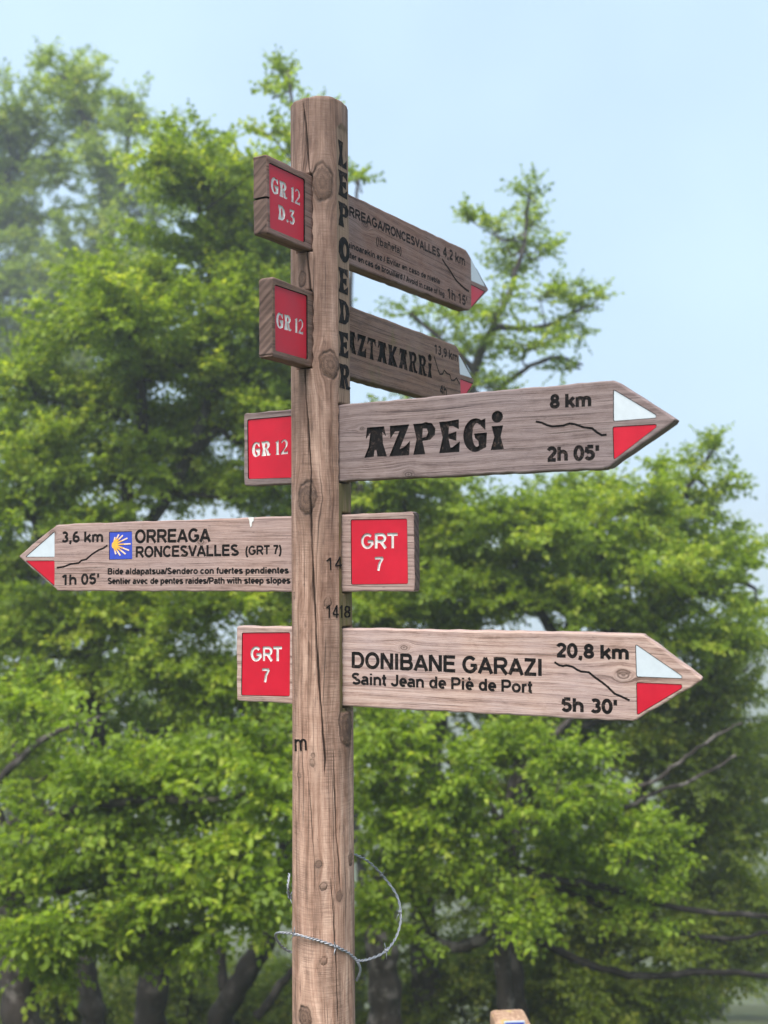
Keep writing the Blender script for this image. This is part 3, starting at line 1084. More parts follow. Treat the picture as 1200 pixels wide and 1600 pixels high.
def facet_letters():
    bm = bmesh.new()
    n = Vector((math.sin(FACET_A), -math.cos(FACET_A), 0))
    e = Vector((math.cos(FACET_A), math.sin(FACET_A), 0))
    rows = [('L', 225, 264), ('E', 271, 310), ('P', 320, 356.5), ('O', 373, 410), ('E', 422, 460), ('D', 471, 508), ('E', 521, 559), ('R', 571, 608.5)]
    for ch, v0, v1 in rows:
        z1, z0 = W(540, v0, PY - .02).z, W(540, v1, PY - .02).z
        c = Vector((axis_x((z0 + z1) / 2), PY, 0)) + n * FACET_D
        adv, polys = D[ch]
        cap = z1 - z0
        wid = 0.042 / 0.70
        for j, po in enumerate(polys):
            fr, bk = [], []
            for (gx, gy) in po:
                s = -0.0205 + gx * wid
                p = c + e * s + Vector((0, 0, z0 + gy * cap))
                q = p + n * (0.0008 + 0.00004 * j)
                fr.append(bm.verts.new((q.x - SP.location.x, q.y - SP.location.y, q.z)))
                q = p - n * 0.001
                bk.append(bm.verts.new((q.x - SP.location.x, q.y - SP.location.y, q.z)))
            bm.faces.new(fr)
            for i in range(len(fr)):
                k = (i + 1) % len(fr)
                bm.faces.new((fr[i], bk[i], bk[k], fr[k]))
    o = obj('lettering', bm, M['ink'], LOG)
    o['label'] = 'carved black name running down the planed side of the log'


facet_letters()


def cut_mat(bd):
    return Matrix.Translation((bd.p0.x, bd.p0.y, 0)) @ Matrix.Rotation(bd.phi, 4, 'Z')


def wood3(key, *a, **k):
    return [board_wood(key, *a, **k), M['ink'], M['endgrain']]


# --- the two boards that run back to the right
PHI_B = math.atan2(F, 958)
bd = Board(PHI_B, 2.38)
bd.build([(415.5, 240), (728.8, 390.5), (764, 453), (733, 485.5), (417, 364)],
         wood3('brown_board', (0.076, 0.040, 0.028), (0.158, 0.084, 0.062), (0.222, 0.128, 0.098), [(0.17, .86 + EYE - .06, .014)], grey=.3, seed=1.0, stainy=.45),
         label='topmost board, running back to the right', seed=1)
bd.text('ORREAGA/RONCESVALLES', (554.5, 341), (688, 402.5), 15, anchor='REAGA/', weight=0.217, cut=False)
bd.text('4,2 km', (692, 400), (727, 416), 15.5, weight=0.217, cut=False)
bd.text('(Ibañeta)', (587, 381), (628, 398), 12, weight=0.174, cut=False)
bd.text('Lainoarekin ez / Evitar en caso de niebla', (550, 389), (687.5, 444), 9.6, anchor='noarekin', weight=0.232, cut=False)
bd.text('Éviter en cas de brouillard / Avoid in case of fog', (549.5, 404.5), (694.5, 464), 9.6, anchor='er en', weight=0.232, cut=False)
bd.text("1h 15'", (698.5, 465), (730.5, 479), 15.5, weight=0.217, cut=False)
bd.line([(690.9, 405), (696, 413), (703, 422.7), (709.6, 434), (714.4, 440), (721, 446.6), (729, 453.3), (732.6, 455)], .0062)
bd.panel('white_triangle', [(736, 403), (759, 448), (736.5, 438)], M['white'])
bd.panel('red_triangle', [(736.5, 445), (757.3, 455.5), (736.5, 480)], M['red'])
i = bd.panel('red_plate', [(420.8, 254.5), (476, 280.5), (476, 378), (422.6, 355.5)], M['red'], depth=.006, sink=.0028, r=.004)
bd.panel_text(i, [('GR 12', (425, 299.5), (471.5, 321.5), 25, 'd', 0), ('D.3', (436.5, 342), (462.5, 351.5), 23, 'd', 0)], M['cream'])
prism(bd.new_cut(), [bd.P(412, 304.5), bd.P(421, 308), bd.P(420, 311), bd.P(412, 308)], -0.01, 0.05)
bd.finish()

bd = Board(PHI_B, 2.05)
bd.build([(425, 431.7), (713.5, 540), (741.5, 596), (719, 635), (425, 557)],
         wood3('dark_brown_board', (0.059, 0.031, 0.020), (0.123, 0.067, 0.044), (0.181, 0.103, 0.070), [], grey=.18, seed=4.0, moss=.5, stainy=.4),
         label='second board from the top, running back to the right', seed=2)
bd.text('BAZTAKARRi', (558.4, 555), (675, 591), 34, anchor='ZTAK', font='d', depth=.007)
bd.text('13,9 km', (678, 551.5), (715.5, 565.5), 14, weight=0.217)
bd.text('4h', (687.2, 615), (698.5, 618), 14, weight=0.217)
bd.line([(678.3, 556.6), (683.5, 575), (687, 584.6), (691.4, 584.6), (694, 578.5), (698.4, 583.8), (702.8, 585.5), (705.4, 594.3), (709.8, 594.3), (713.3, 590.8), (718.2, 600.4)], .0042)
bd.panel('white_triangle', [(717, 552.5), (738, 590.5), (719, 584.5)], M['white'])
bd.panel('red_triangle', [(719.5, 592.5), (739, 600), (720.5, 627)], M['red'])
i = bd.panel('red_plate', [(429.8, 445.3), (480, 462), (480.4, 561), (430.8, 547)], M['red'], depth=.006, sink=.0028, r=.004)
bd.panel_text(i, [('GR 12', (433.5, 511), (476.5, 523), 24, 'd', 0)], M['cream'])
bd.finish()

# --- grey board with the carved name
bd = Board(-math.atan2(F, 2813), 1.88)
bd.build([(380.5, 646), (960, 593.5), (1056.5, 656), (948, 732), (381, 759)],
         wood3('grey_board', (0.077, 0.050, 0.048), (0.157, 0.111, 0.103), (0.238, 0.181, 0.171), [(0.235, 1.795, .010), (.12, 1.90, .006)], grey=.55, greycol=(0.192, 0.152, 0.158), seed=8.0, stainy=.5),
         label='grey board pointing right, third from the top', seed=3)
bd.text('AZPEGi', (569, 715.5), (788, 702), 47, font='d', depth=.008)
bd.text('8 km', (859, 638), (924.5, 634.8), 21, weight=0.275)
bd.text("2h 05'", (854, 721), (937, 718), 22, weight=0.275)
bd.line([(780 + x / 4, 570 + y / 4) for x, y in ((228, 355), (265, 362), (300, 378), (330, 385), (400, 380), (440, 367), (475, 372), (530, 392), (580, 397), (610, 422), (640, 440), (672, 437))], .0045)
bd.panel('white_triangle', [(959, 609.5), (1024.5, 648.5), (1024.5, 652.5), (959, 657.5)], M['white'])
bd.panel('red_triangle', [(958, 667.5), (1025, 663.5), (1025, 667), (959.5, 717.5)], M['red'])
i = bd.panel('red_plate', [(387, 656), (455.5, 650), (455, 746), (388, 748)], M['red'], depth=.006, sink=.0022, r=.004)
bd.panel_text(i, [('GR 12', (392, 714), (449, 709), 22.5, 'd', 0)], M['cream'])
bd.finish()

# --- board pointing left, with the blue shell tile
bd = Board(-math.atan2(F, 4330), 1.62)
bd.build([(28, 869), (88.6, 819.5), (647, 799.5), (648.5, 924.5), (90.5, 924)],
         wood3('pinkish_board', (0.134, 0.078, 0.065), (0.277, 0.181, 0.153), (0.384, 0.270, 0.235), [(-.30, 1.655, .010), (-.72, 1.68, .010)], grey=.4, greycol=(0.295, 0.228, 0.227), seed=12.0, stainy=.5),
         label='board pointing left, fourth from the top', seed=4)
bd.text('3,6 km', (95.5, 847.5), (162, 847), 16.5, weight=0.246)
bd.text("1h 05'", (95.5, 914.5), (156, 912.5), 16.5, weight=0.246)
bd.text('ORREAGA', (210.5, 848.5), (329, 846.5), 20.5, weight=0.225)
bd.text('RONCESVALLES', (211.5, 871), (373.5, 868.3), 17, weight=0.232)
bd.text('(GRT 7)', (382.5, 867.5), (441, 865.5), 14, weight=0.225)
bd.text('Bide aldapatsua/Sendero con fuertes pendientes', (168, 897.5), (451.5, 896), 9.6, weight=0.246, cut=False)
bd.text('Sentier avec de pentes raides/Path with steep slopes', (168, 912.5), (454, 911.8), 9.6, weight=0.246, cut=False)
bd.line([(88.5, 887.4), (100, 885.4), (109.6, 881.6), (123, 879.7), (127, 875.8), (134.6, 874), (144, 866), (153.7, 859.7), (161.4, 856.7), (168, 852)], .0045)
bd.panel('white_triangle', [(84.7, 831.5), (84.7, 870), (40.5, 870)], M['white'])
bd.panel('red_triangle', [(40.7, 876.5), (84.7, 876.5), (84.5, 914.5)], M['red'])
bd.panel('blue_tile', [(171, 831.7), (205.5, 830.6), (206, 873), (171, 874)], M['blue'], depth=.003, sink=.0012, r=.001, label='blue tile with a yellow scallop shell')
bm = bmesh.new()
bm2 = bmesh.new()
for k, (ang, ln) in enumerate(((78, 12), (62, 18), (45, 20.5), (25, 24), (3, 27), (-20, 26), (-38, 24), (-58, 20), (-76, 15.5))):
    p = Vector((177, 851))
    for (t0, t1, w0, w1, bb) in ((0.02, .62, 2.6, 1.9, bm), (0.62, 1.0, 1.9, 2.0, bm2)):
        d = Vector((math.cos(R(ang)), -math.sin(R(ang))))
        nn = Vector((-d.y, d.x))
        quad = [p + d * ln * t0 + nn * w0 / 2, p + d * ln * t1 + nn * w1 / 2, p + d * ln * t1 - nn * w1 / 2, p + d * ln * t0 - nn * w0 / 2]
        prism(bb, [bd.P(*q) for q in quad], 0.0004 - k * .00003, 0.002)
prism(bm, [bd.P(177 + 3.2 * math.cos(R(a)) * .8, 852 + 5.0 * math.sin(R(a))) for a in range(0, 360, 30)], 0.0, 0.002)
bd.parts.append(('shell_emblem', bm, M['yellow'], 'yellow scallop shell drawn as a fan of rays'))
bd.parts.append(('shell_ray', bm2, M['rayend'], 'pale outer ends of the shell rays'))
i = bd.panel('red_plate', [(548.6, 812.4), (635.3, 811), (636.8, 911.8), (549.4, 913)], M['red'], depth=.006, sink=.0016, r=.003)
bd.panel_text(i, [('GRT', (562.5, 857.2), (621.5, 856.5), 23.5, 's', .20), ('7', (584, 891.8), (600, 891.5), 21.5, 's', .19)], M['cream'])
bm = bmesh.new()
prism(bm, [bd.P(x, y) for x, y in ((388, 808.5), (397, 808), (396.5, 814), (394, 816), (393.5, 822), (391.5, 823.5), (390.5, 818), (390, 814))], -.0012, .002)
bd.parts.append(('bird_dropping', bm, M['drop'], None))
bd.finish()

# --- lowest board, pointing right
bd = Board(-math.atan2(F, 4300), 1.30)
bd.build([(369.5, 978.5), (1004, 990.5), (1099.5, 1062), (990, 1127.5), (369.5, 1095)],
         wood3('light_board', (0.176, 0.105, 0.082), (0.342, 0.227, 0.188), (0.463, 0.333, 0.284), [(.665, 1.385, .013), (.20, 1.425, .009), (.20, 1.36, .005)], grey=.5, greycol=(0.333, 0.267, 0.279), seed=17.0, stainy=.42),
         label='lowest board, long and light, pointing right', seed=5)
bd.text('DONIBANE GARAZI', (548.5, 1043.5), (848.5, 1056.5), 25, weight=0.217)
bd.text('Saint Jean de Piè de Port', (549, 1069), (832.5, 1083), 18, weight=0.217, cut=False)
bd.text('20,8 km', (868.5, 1026.5), (983.5, 1031), 21.5, weight=0.261)
bd.text("5h 30'", (876.5, 1111.5), (965.5, 1115.5), 21.5, weight=0.261)
bd.line([(820 + x / 4, 960 + y / 4) for x, y in ((185, 298), (215, 318), (240, 323), (260, 319), (300, 328), (325, 345), (350, 357), (400, 362), (440, 395), (490, 430), (520, 455), (560, 495), (600, 512), (655, 538))], .0045)
bd.panel('white_triangle', [(993.5, 1007.5), (1065, 1056.5), (1065, 1059.8), (995, 1057)], M['white'])
bd.panel('red_triangle', [(995, 1067), (1065, 1070), (1065, 1075), (996, 1116.5)], M['red'])
i = bd.panel('red_plate', [(378.7, 989.2), (452.5, 988.5), (452, 1087.5), (377.5, 1086)], M['red'], depth=.006, sink=.0018, r=.003)
bd.panel_text(i, [('GRT', (390.5, 1033), (440.5, 1033), 22.5, 's', .20), ('7', (408, 1066), (421.5, 1066), 21.5, 's', .19)], M['cream'])
bd.finish()


# ------------------------------------------------------------------ barbed wire
def tube(bm, pts, r, sides=6, closed_ends=True):
    """Tube along pts; r a number or a list."""
    pts = [Vector(p) for p in pts]
    n = len(pts)
    rs = r if isinstance(r, (list, tuple)) else [r] * n
    rows = []
    ref = Vector((0.3, 0.2, 1)).normalized()
    for i in range(n):
        t = (pts[min(i + 1, n - 1)] - pts[max(i - 1, 0)]).normalized()
        if abs(t.dot(ref)) > .95: ref = Vector((1, 0.1, 0)).normalized()
        s = t.cross(ref).normalized()
        ref = s.cross(t).normalized()
        rows.append([bm.verts.new(pts[i] + (s * math.cos(2 * math.pi * k / sides) + ref * math.sin(2 * math.pi * k / sides)) * rs[i]) for k in range(sides)])
    for a, c in zip(rows[:-1], rows[1:]):
        for k in range(sides):
            j = (k + 1) % sides
            bm.faces.new((a[k], a[j], c[j], c[k]))
    if closed_ends:
        bm.faces.new(rows[0][::-1])
        bm.faces.new(rows[-1])


def spline(pts, n=10):
    pts = [Vector(p) for p in pts]
    out = []
    for i in range(len(pts) - 1):
        p0, p1, p2, p3 = pts[max(i - 1, 0)], pts[i], pts[i + 1], pts[min(i + 2, len(pts) - 1)]
        for k in range(n):
            t = k / n
            out.append(0.5 * ((2 * p1) + (-p0 + p2) * t + (2 * p0 - 5 * p1 + 4 * p2 - p3) * t * t + (-p0 + 3 * p1 - 3 * p2 + p3) * t ** 3))
    out.append(pts[-1])
    return out


def build_wire():
    rz = log_r(0.7)
    front = PY - rz - 0.003
    w0 = W(455, 1487, PY + .05)
    root = empty('barbed_wire', (-0.132, PY, W(500, 1470, PY).z))
    tag(root, 'rusty grey barbed wire looped loosely round the log below the boards', 'barbed wire')
    key = [W(452, 1365, PY + .06), W(450, 1385, PY + .03), W(453, 1402, PY + .05)]
    main = [W(470, 1494, PY + .07), W(446, 1483, PY + .05), W(434, 1470, PY + .02), W(431, 1460, PY - .02), W(440, 1457.5, front + .02), W(458, 1459, front + .018),
            W(480, 1465, front - .001), W(500, 1470, front), W(525, 1479, front + .006), W(545, 1489, front + .030), W(558, 1500, front + .05),
            W(575, 1499, PY), W(600, 1488, PY + .04), W(618, 1466, PY + .09), W(626, 1436, PY + .13), W(621, 1402, PY + .17), W(601, 1372, PY + .19), W(578, 1348, PY + .16),
            W(557, 1336, PY + .12), W(540, 1330, PY + .07)]
    tail = [W(554, 1496, front + .045), W(560, 1505, front + .05), W(563, 1514, front + .06), W(561, 1524, front + .07), W(557, 1532, front + .08)]
    bm = bmesh.new()
    for path in (main, key, tail):
        pts = spline(path, 26)
        for s in (0, math.pi):                           # two strands twisted together
            tw = []
            for i, p in enumerate(pts):
                t = (pts[min(i + 1, len(pts) - 1)] - pts[max(i - 1, 0)]).normalized()
                a = t.cross(Vector((0.1, 0.2, 1))).normalized()
                c = a.cross(t)
                ph = i * 0.42 + s
                tw.append(p + (a * math.cos(ph) + c * math.sin(ph)) * 0.0017 - root.location)
            tube(bm, tw, 0.0016, 5)
    obj('strand', bm, M['steel'], root, True)
    for (u, v, y, sd_) in ((460, 1460, front + .014, 1), (525, 1479, front + .004, 2), (604, 1485, PY + .045, 3), (596, 1367, PY + .185, 4), (625, 1425, PY + .14, 5), (453, 1402, PY + .05, 6)):
        rd = random.Random(sd_)
        c = W(u, v, y) - root.location
        bm = bmesh.new()
        coil = [c + Vector(((k / 18 - .5) * .008, math.cos(k * 1.4) * .0032, math.sin(k * 1.4) * .0032)) for k in range(18)]
        tube(bm, coil, .0014, 5)
        for q in range(3):
            d = Vector((rd.uniform(-.6, .6), rd.uniform(-.7, .3), rd.choice((-1, 1)) * rd.uniform(.5, 1))).normalized()
            tube(bm, [c + d * .002, c + d * .009, c + d * .019 + Vector((.001, 0, 0))], [.0014, .0013, .0005], 5)
        obj('barb', bm, M['steel'], root, True)


build_wire()


# ------------------------------------------------------------------ low waymark post
def build_waymark():
    top = W(800, 1597, 3.75)
    hw = 27.5 / F * 3.75
    gz = float(ground_z(top.x, 3.8)) - 0.2
    root = empty('waymark_post', (top.x, 3.80, gz))
    root.rotation_euler = (0, 0, R(5))
    tag(root, 'short square wooden waymark post with a blue plate near its top', 'waymark post')
    h = top.z - gz
    bm = bmesh.new()
    prof = rounded([(-hw, -hw), (hw, -hw), (hw, hw), (-hw, hw)], .012, 3)
    rows = []
    for (z, s) in ((0, 1), (h * .5, 1.0), (h - .02, 1), (h - .008, .97), (h - .001, .86), (h + .004, .5)):
        rows.append([bm.verts.new((p[0] * s, p[1] * s, z)) for p in prof])
    for a, c in zip(rows[:-1], rows[1:]):
        for i in range(len(prof)):
            k = (i + 1) % len(prof)
            bm.faces.new((a[i], a[k], c[k], c[i]))
    bm.faces.new(rows[0][::-1])
    bm.faces.new(rows[-1])
    t = NT('waymark_wood')
    o = t.obco()
    x, y, z = t.sep(o)
    n = t.noise(t.xyz(t.math('MULTIPLY', x, 70), t.math('MULTIPLY', y, 70), t.math('MULTIPLY', z, 5)), 1.0, 4, .6)
    c = t.ramp(n, [(.3, (.22, .12, .07)), (.65, (.46, .30, .20))])
    n2 = t.noise(o, 30, 3, .5)
    c = t.mix(t.ramp(n2, [(.6, 0.0), (.68, .7)]), c, (.40, .30, .08))
    t.col(c)
    t.rough(.8)
    t.bump(n, .4, .003)
    obj('shaft', bm, t.m, root)
    bm = bmesh.new()
    z1 = W(794, 1593, 3.75).z - gz
    prism(bm, rounded([(-.035, z1), (.038, z1), (.038, z1 - .08), (-.035, z1 - .08)], .003, 3), -hw - .004, -hw + .002)
    obj('white_plate', bm, M['white'], root)
    bm = bmesh.new()
    prism(bm, rounded([(-.031, z1 - .004), (.034, z1 - .004), (.034, z1 - .076), (-.031, z1 - .076)], .002, 3), -hw - .006, -hw - .003)
    obj('blue_plate', bm, M['blue'], root)


build_waymark()

# ------------------------------------------------------------------ trees
LEAF = {
    'near': leaf_mat('beech_leaf_near', (.085, .145, .008), (.250, .365, .022), (.40, .47, .055)),
    'mid': leaf_mat('beech_leaf', (.098, .160, .008), (.252, .355, .022), (.38, .44, .050)),
    'far': leaf_mat('beech_leaf_shade', (.075, .118, .008), (.175, .238, .016), (.26, .29, .030)),  # darker leaf copy, canopy shade in the colour; low growth and slope trees
}


class Tree:
    def __init__(self, name, label, base_u, d, bark='bark', leaf='mid', seed=1, leaf_len=.078, group='beech trees behind the signpost'):
        self.rng = np.random.default_rng(seed)
        self.d = d
        p = W(base_u, 1600, d)
        self.base = Vector((p.x, d, float(ground_z(p.x, d)) - .1))
        self.root = empty(name, self.base)
        tag(self.root, label, 'shrub' if name == 'shrub' else 'tree', group)
        self.bark, self.leaf = M[bark], LEAF[leaf]
        self.twig_bm = bmesh.new()
        self.skel = []              # points limbs can start from: (point, radius)
        self.leafpos, self.leafdir, self.leafnrm, self.leafsz, self.leaftint = [], [], [], [], []
        self.tone = 0.0
        self.ll = leaf_len
        self.fine = leaf == 'near'
        self.k = d / F

    def loc(self, p): return p - self.base

    def limb(self, px, r0, r1, name='limb', from_ground=False, wob=6, bark=None):
        """px: (u, v, depth offset); radii in photograph pixels."""
        pts = [W(u, v, self.d + dd) for (u, v, dd) in px]
        if from_ground: pts = [Vector((pts[0].x + self.rng.uniform(-.1, .1), pts[0].y, self.base.z))] + pts
        sp = spline(pts, 7)
        n = len(sp)
        rs = []
        for i, p in enumerate(sp):
            t = i / (n - 1)
            rr = (r0 * (1 - t) + r1 * t) * self.k
            if from_ground and i < 5: rr *= 1 + .28 * (1 - i / 5) ** 2
            rs.append(rr * (1 + .08 * math.sin(i * 1.7 + r0)))
            j = wob * self.k * .25
            if 0 < i < n - 1: p += Vector((self.rng.normal() * j, self.rng.normal() * j, self.rng.normal() * j * .5))
            self.skel.append((p.copy(), rs[-1]))
        bm = bmesh.new()
        tube(bm, [self.loc(p) for p in sp], rs, 10 if r0 > 12 else 7)
        obj(name, bm, M[bark] if bark else self.bark, self.root, True)

    def clump(self, u, v, ru, rv, dd=0.0, dens=1.0, bias=(0, 0, .35), flat=.55):
        """One leafy bough: sub-branches that leave the limb, carry twigs, and twigs carry leaves."""
        rng = self.rng
        k = self.k
        c = W(u, v, self.d + dd)
        g = 1.1 if ru < 32 else (1.25 if dens < .76 else 1.62)
        dens *= .66 if dens < .76 else 1
        if self.fine: g, dens = g * .95, dens * .78
        ls = self.ll / .07
        dens /= max(1.0, ls) ** 1.15 if self.ll > .1 else max(1.0, ls) ** .8
        ax, az = ru * k * g, rv * k * g
        ay = min((ax + az) * .5, 1.3)
        # stalk from the nearest limb point, rising to the clump
        best = min(self.skel, key=lambda s: (s[0] - c).length + .6 * max(0, s[0].z - c.z))
        mid = best[0].lerp(c, .5) + Vector((rng.normal() * .06, rng.normal() * .06, -.06 - .1 * rng.random()))
        sp = spline([best[0], mid, c], 5)
        r0 = min(best[1] * .7, .012 + .02 * (ax + az))
        tube(self.twig_bm, [self.loc(p) for p in sp], [r0 * (1 - .75 * i / (len(sp) - 1)) for i in range(len(sp))], 5)
        nb = max(4, int((8 + 30 * (ax * az) ** .5) * dens * (1 if self.fine else 1.02)))
        bias = Vector(bias)
        for _ in range(nb):
            self.tone = rng.normal() * .16
            di = Vector((rng.normal(), rng.normal(), rng.normal() * .95))
            di = (di.normalized() + bias * .8).normalized()
            tip = c + Vector((di.x * ax, di.y * ay, di.z * az)) * (0.30 + .90 * rng.random())
            st = sp[int(rng.integers(2, len(sp)))] if rng.random() < .35 else c + Vector((rng.normal() * ax, rng.normal() * ay, rng.normal() * az)) * .12
            L = (tip - st).length
            m1 = st.lerp(tip, .5) + Vector((rng.normal(), rng.normal(), rng.normal() + .4)) * L * .10
            br = spline([st, m1, tip], 5)
            tube(self.twig_bm, [self.loc(p) for p in br], [.0048 * (1 - .7 * i / (len(br) - 1)) * (1 + ax) for i in range(len(br))], 4)
            ntw = max(5, int((6 + 28 * L) * dens))
            for q in range(ntw):
                t = min(.999, .12 + .9 * (q + rng.random()) / ntw)
                f = t * (len(br) - 1)
                i = int(f)
                p = br[i].lerp(br[i + 1], f - i)
                bd_ = (br[i + 1] - br[i]).normalized()
                side = bd_.cross(Vector((0, 0, 1)))
                if side.length < .2: side = Vector((1, 0, 0))
                side = (side.normalized() + bd_.cross(side).normalized() * rng.normal() * .55).normalized() * (1 if q % 2 else -1)
                td = (bd_ * (.5 + .4 * rng.random()) + side * (.75 + .35 * rng.random()) + Vector((rng.normal() * .2, rng.normal() * .2, rng.normal() * .3 + .06)) + bias * .38).normalized()
                tl = (.16 + .22 * rng.random()) * (1.15 - .5 * t) * max(1, self.ll / .08)
                self.twig(p, td, tl, flat)
            self.twig(br[-1], (br[-1] - br[-2]).normalized(), .22, flat)

    def twig(self, p, td, tl, flat):
        rng = self.rng
        up = Vector((rng.normal() * .6, rng.normal() * .6 - .25, 1))
        s = td.cross(up).normalized()
        nrm = s.cross(td).normalized()
        n = max(3, int(tl / (self.ll * .46)))
        e = p + td * tl + Vector((0, 0, -.10 * tl))
        tube(self.twig_bm, [self.loc(p), self.loc(e)], [.0018, .0009], 3, False)
        for i in range(n + 1):
            t = (i + .3) / (n + .6)
            q = p.lerp(e, t)
            sg = 1 if i % 2 else -1
            ld = td * (.55 if i < n else 1.0) + s * sg * (.9 if i < n else .1)
            self.leafpos.append(q)
            self.leaftint.append(self.tone)
            self.leafdir.append(ld)
            self.leafnrm.append(nrm)
            self.leafsz.append(self.ll * (.62 + .55 * rng.random()) * (1.05 - .25 * t))

    def finish(self):
        obj('twigs', self.twig_bm, self.bark, self.root)['kind'] = 'stuff'
        rng = self.rng
        P = np.array([tuple(self.loc(p)) for p in self.leafpos])
        Dv = np.array([tuple(p) for p in self.leafdir])
        N = np.array([tuple(p) for p in self.leafnrm])
        S = np.array(self.leafsz)[:, None]
        n = len(P)
        Dv = Dv + rng.normal(0, .22, (n, 3))
        Dv[:, 2] -= .22
        Dv /= np.linalg.norm(Dv, axis=1)[:, None]
        N = N + rng.normal(0, .55, (n, 3))
        N -= Dv * np.sum(N * Dv, 1)[:, None]
        N /= np.linalg.norm(N, axis=1)[:, None]
        X = np.cross(Dv, N)
        wv = S * .33
        fold = wv * (.25 + .5 * rng.random((n, 1)))
        sag = S * (.12 + .2 * rng.random((n, 1)))
        if self.fine:
            v = np.stack([P,
                          P + Dv * S * .30 + X * wv * .92 + N * fold,
                          P + Dv * S * .68 + X * wv * .80 + N * (fold * .8 - sag * .35),
                          P + Dv * S - N * sag,
                          P + Dv * S * .68 - X * wv * .80 + N * (fold * .8 - sag * .35),
                          P + Dv * S * .30 - X * wv * .92 + N * fold], 1).reshape(-1, 3)
            i0 = (np.arange(n) * 6)[:, None]
            f = np.concatenate([i0 + np.array([[0, 1, 2, 3]]), i0 + np.array([[0, 3, 4, 5]])], 1).reshape(-1, 4)
        else:
            v = np.stack([P, P + Dv * S * .46 + X * wv * 1.15 + N * fold, P + Dv * S - N * sag, P + Dv * S * .46 - X * wv * 1.15 + N * fold], 1).reshape(-1, 3)
            i0 = (np.arange(n) * 4)[:, None]
            f = np.concatenate([i0 + np.array([[0, 1, 2]]), i0 + np.array([[0, 2, 3]])], 1).reshape(-1, 3)
        tint = np.clip(rng.beta(2.0, 1.8, n) + np.array(self.leaftint), 0, 1)
        tint = np.repeat(tint, 6 if self.fine else 4)
        o = np_mesh('crown', v, f, self.leaf, self.root, {'tint': ('FLOAT', 'POINT', tint)})
        o['kind'] = 'stuff'
        global NLEAF
        NLEAF += n


NLEAF = 0
BL = (-.45, 0, .6)      # boughs of the left crowns sweep up to the left
BR = (.25, 0, .7)

# 1 the tall windswept beech at the left
t = Tree('beech_tree', 'tall windswept beech whose crown fills the upper left against the fog', 60, 34.0, 'bark', 'mid', 11, .165)
t.limb([(20, 1500, 0), (40, 1200, 0), (60, 950, 0), (80, 700, 0)], 30, 18, 'trunk', True)
t.limb([(80, 700, 0), (120, 520, .2), (170, 380, 0), (150, 240, 0), (100, 120, 0)], 16, 4)
t.limb([(80, 700, 0), (130, 600, -.3), (135, 480, -.3), (150, 420, 0), (190, 300, 0), (205, 150, 0)], 11, 3)
t.limb([(80, 700, 0), (20, 560, .2), (-20, 400, .2), (20, 250, 0)], 11, 4)
t.limb([(80, 720, 0), (180, 610, 0), (250, 480, 0), (240, 330, .2)], 10, 4)
for (u, v, a, c_, de) in ((78, 98, 26, 22, .8), (112, 130, 48, 36, .8), (150, 185, 65, 50, .9), (60, 205, 70, 50, .9), (205, 150, 26, 34, .7), (215, 205, 45, 40, .9), (10, 190, 50, 40, .8),
                          (-10, 280, 80, 60, 1), (90, 270, 85, 50, 1), (185, 280, 70, 48, .9), (40, 360, 100, 60, 1), (150, 420, 90, 55, .9), (10, 460, 90, 60, 1), (110, 500, 90, 60, 1), (230, 400, 50, 60, .8),
                          (20, 580, 90, 60, 1), (130, 600, 90, 60, 1), (30, 690, 90, 60, 1), (240, 520, 70, 55, .9), (100, 430, 60, 50, 1), (60, 520, 60, 50, 1), (-10, 360, 50, 60, 1), (210, 330, 50, 45, .9)):
    t.clump(u, v, a, c_, float(t.rng.normal() * .5), de, BL)
t.finish()

# 2 the second beech, crown between the left edge and the log
t = Tree('beech_tree', 'beech with a forked dark stem, crown just left of the log', 235, 11.5, 'bark', 'mid', 12)
t.limb([(240, 1500, 0), (225, 1400, 0), (175, 1260, .1), (145, 1140, .2), (150, 1000, .2), (205, 860, .2)], 25, 14, 'trunk', True)
t.limb([(205, 860, .2), (200, 760, 0), (225, 640, 0), (190, 520, 0), (165, 430, 0)], 12, 4)
t.limb([(205, 860, .2), (290, 720, 0), (340, 560, 0), (330, 430, 0), (310, 320, 0)], 12, 4)
t.limb([(290, 720, 0), (380, 620, .2), (415, 500, .2)], 9, 4)
t.limb([(150, 1000, .2), (80, 880, .1), (40, 780, .1)], 9, 4)
t.limb([(150, 1020, .2), (260, 960, 0), (360, 930, 0)], 9, 4)
t.limb([(175, 1240, 0), (210, 1180, .3), (230, 1140, .4)], 8, 3)
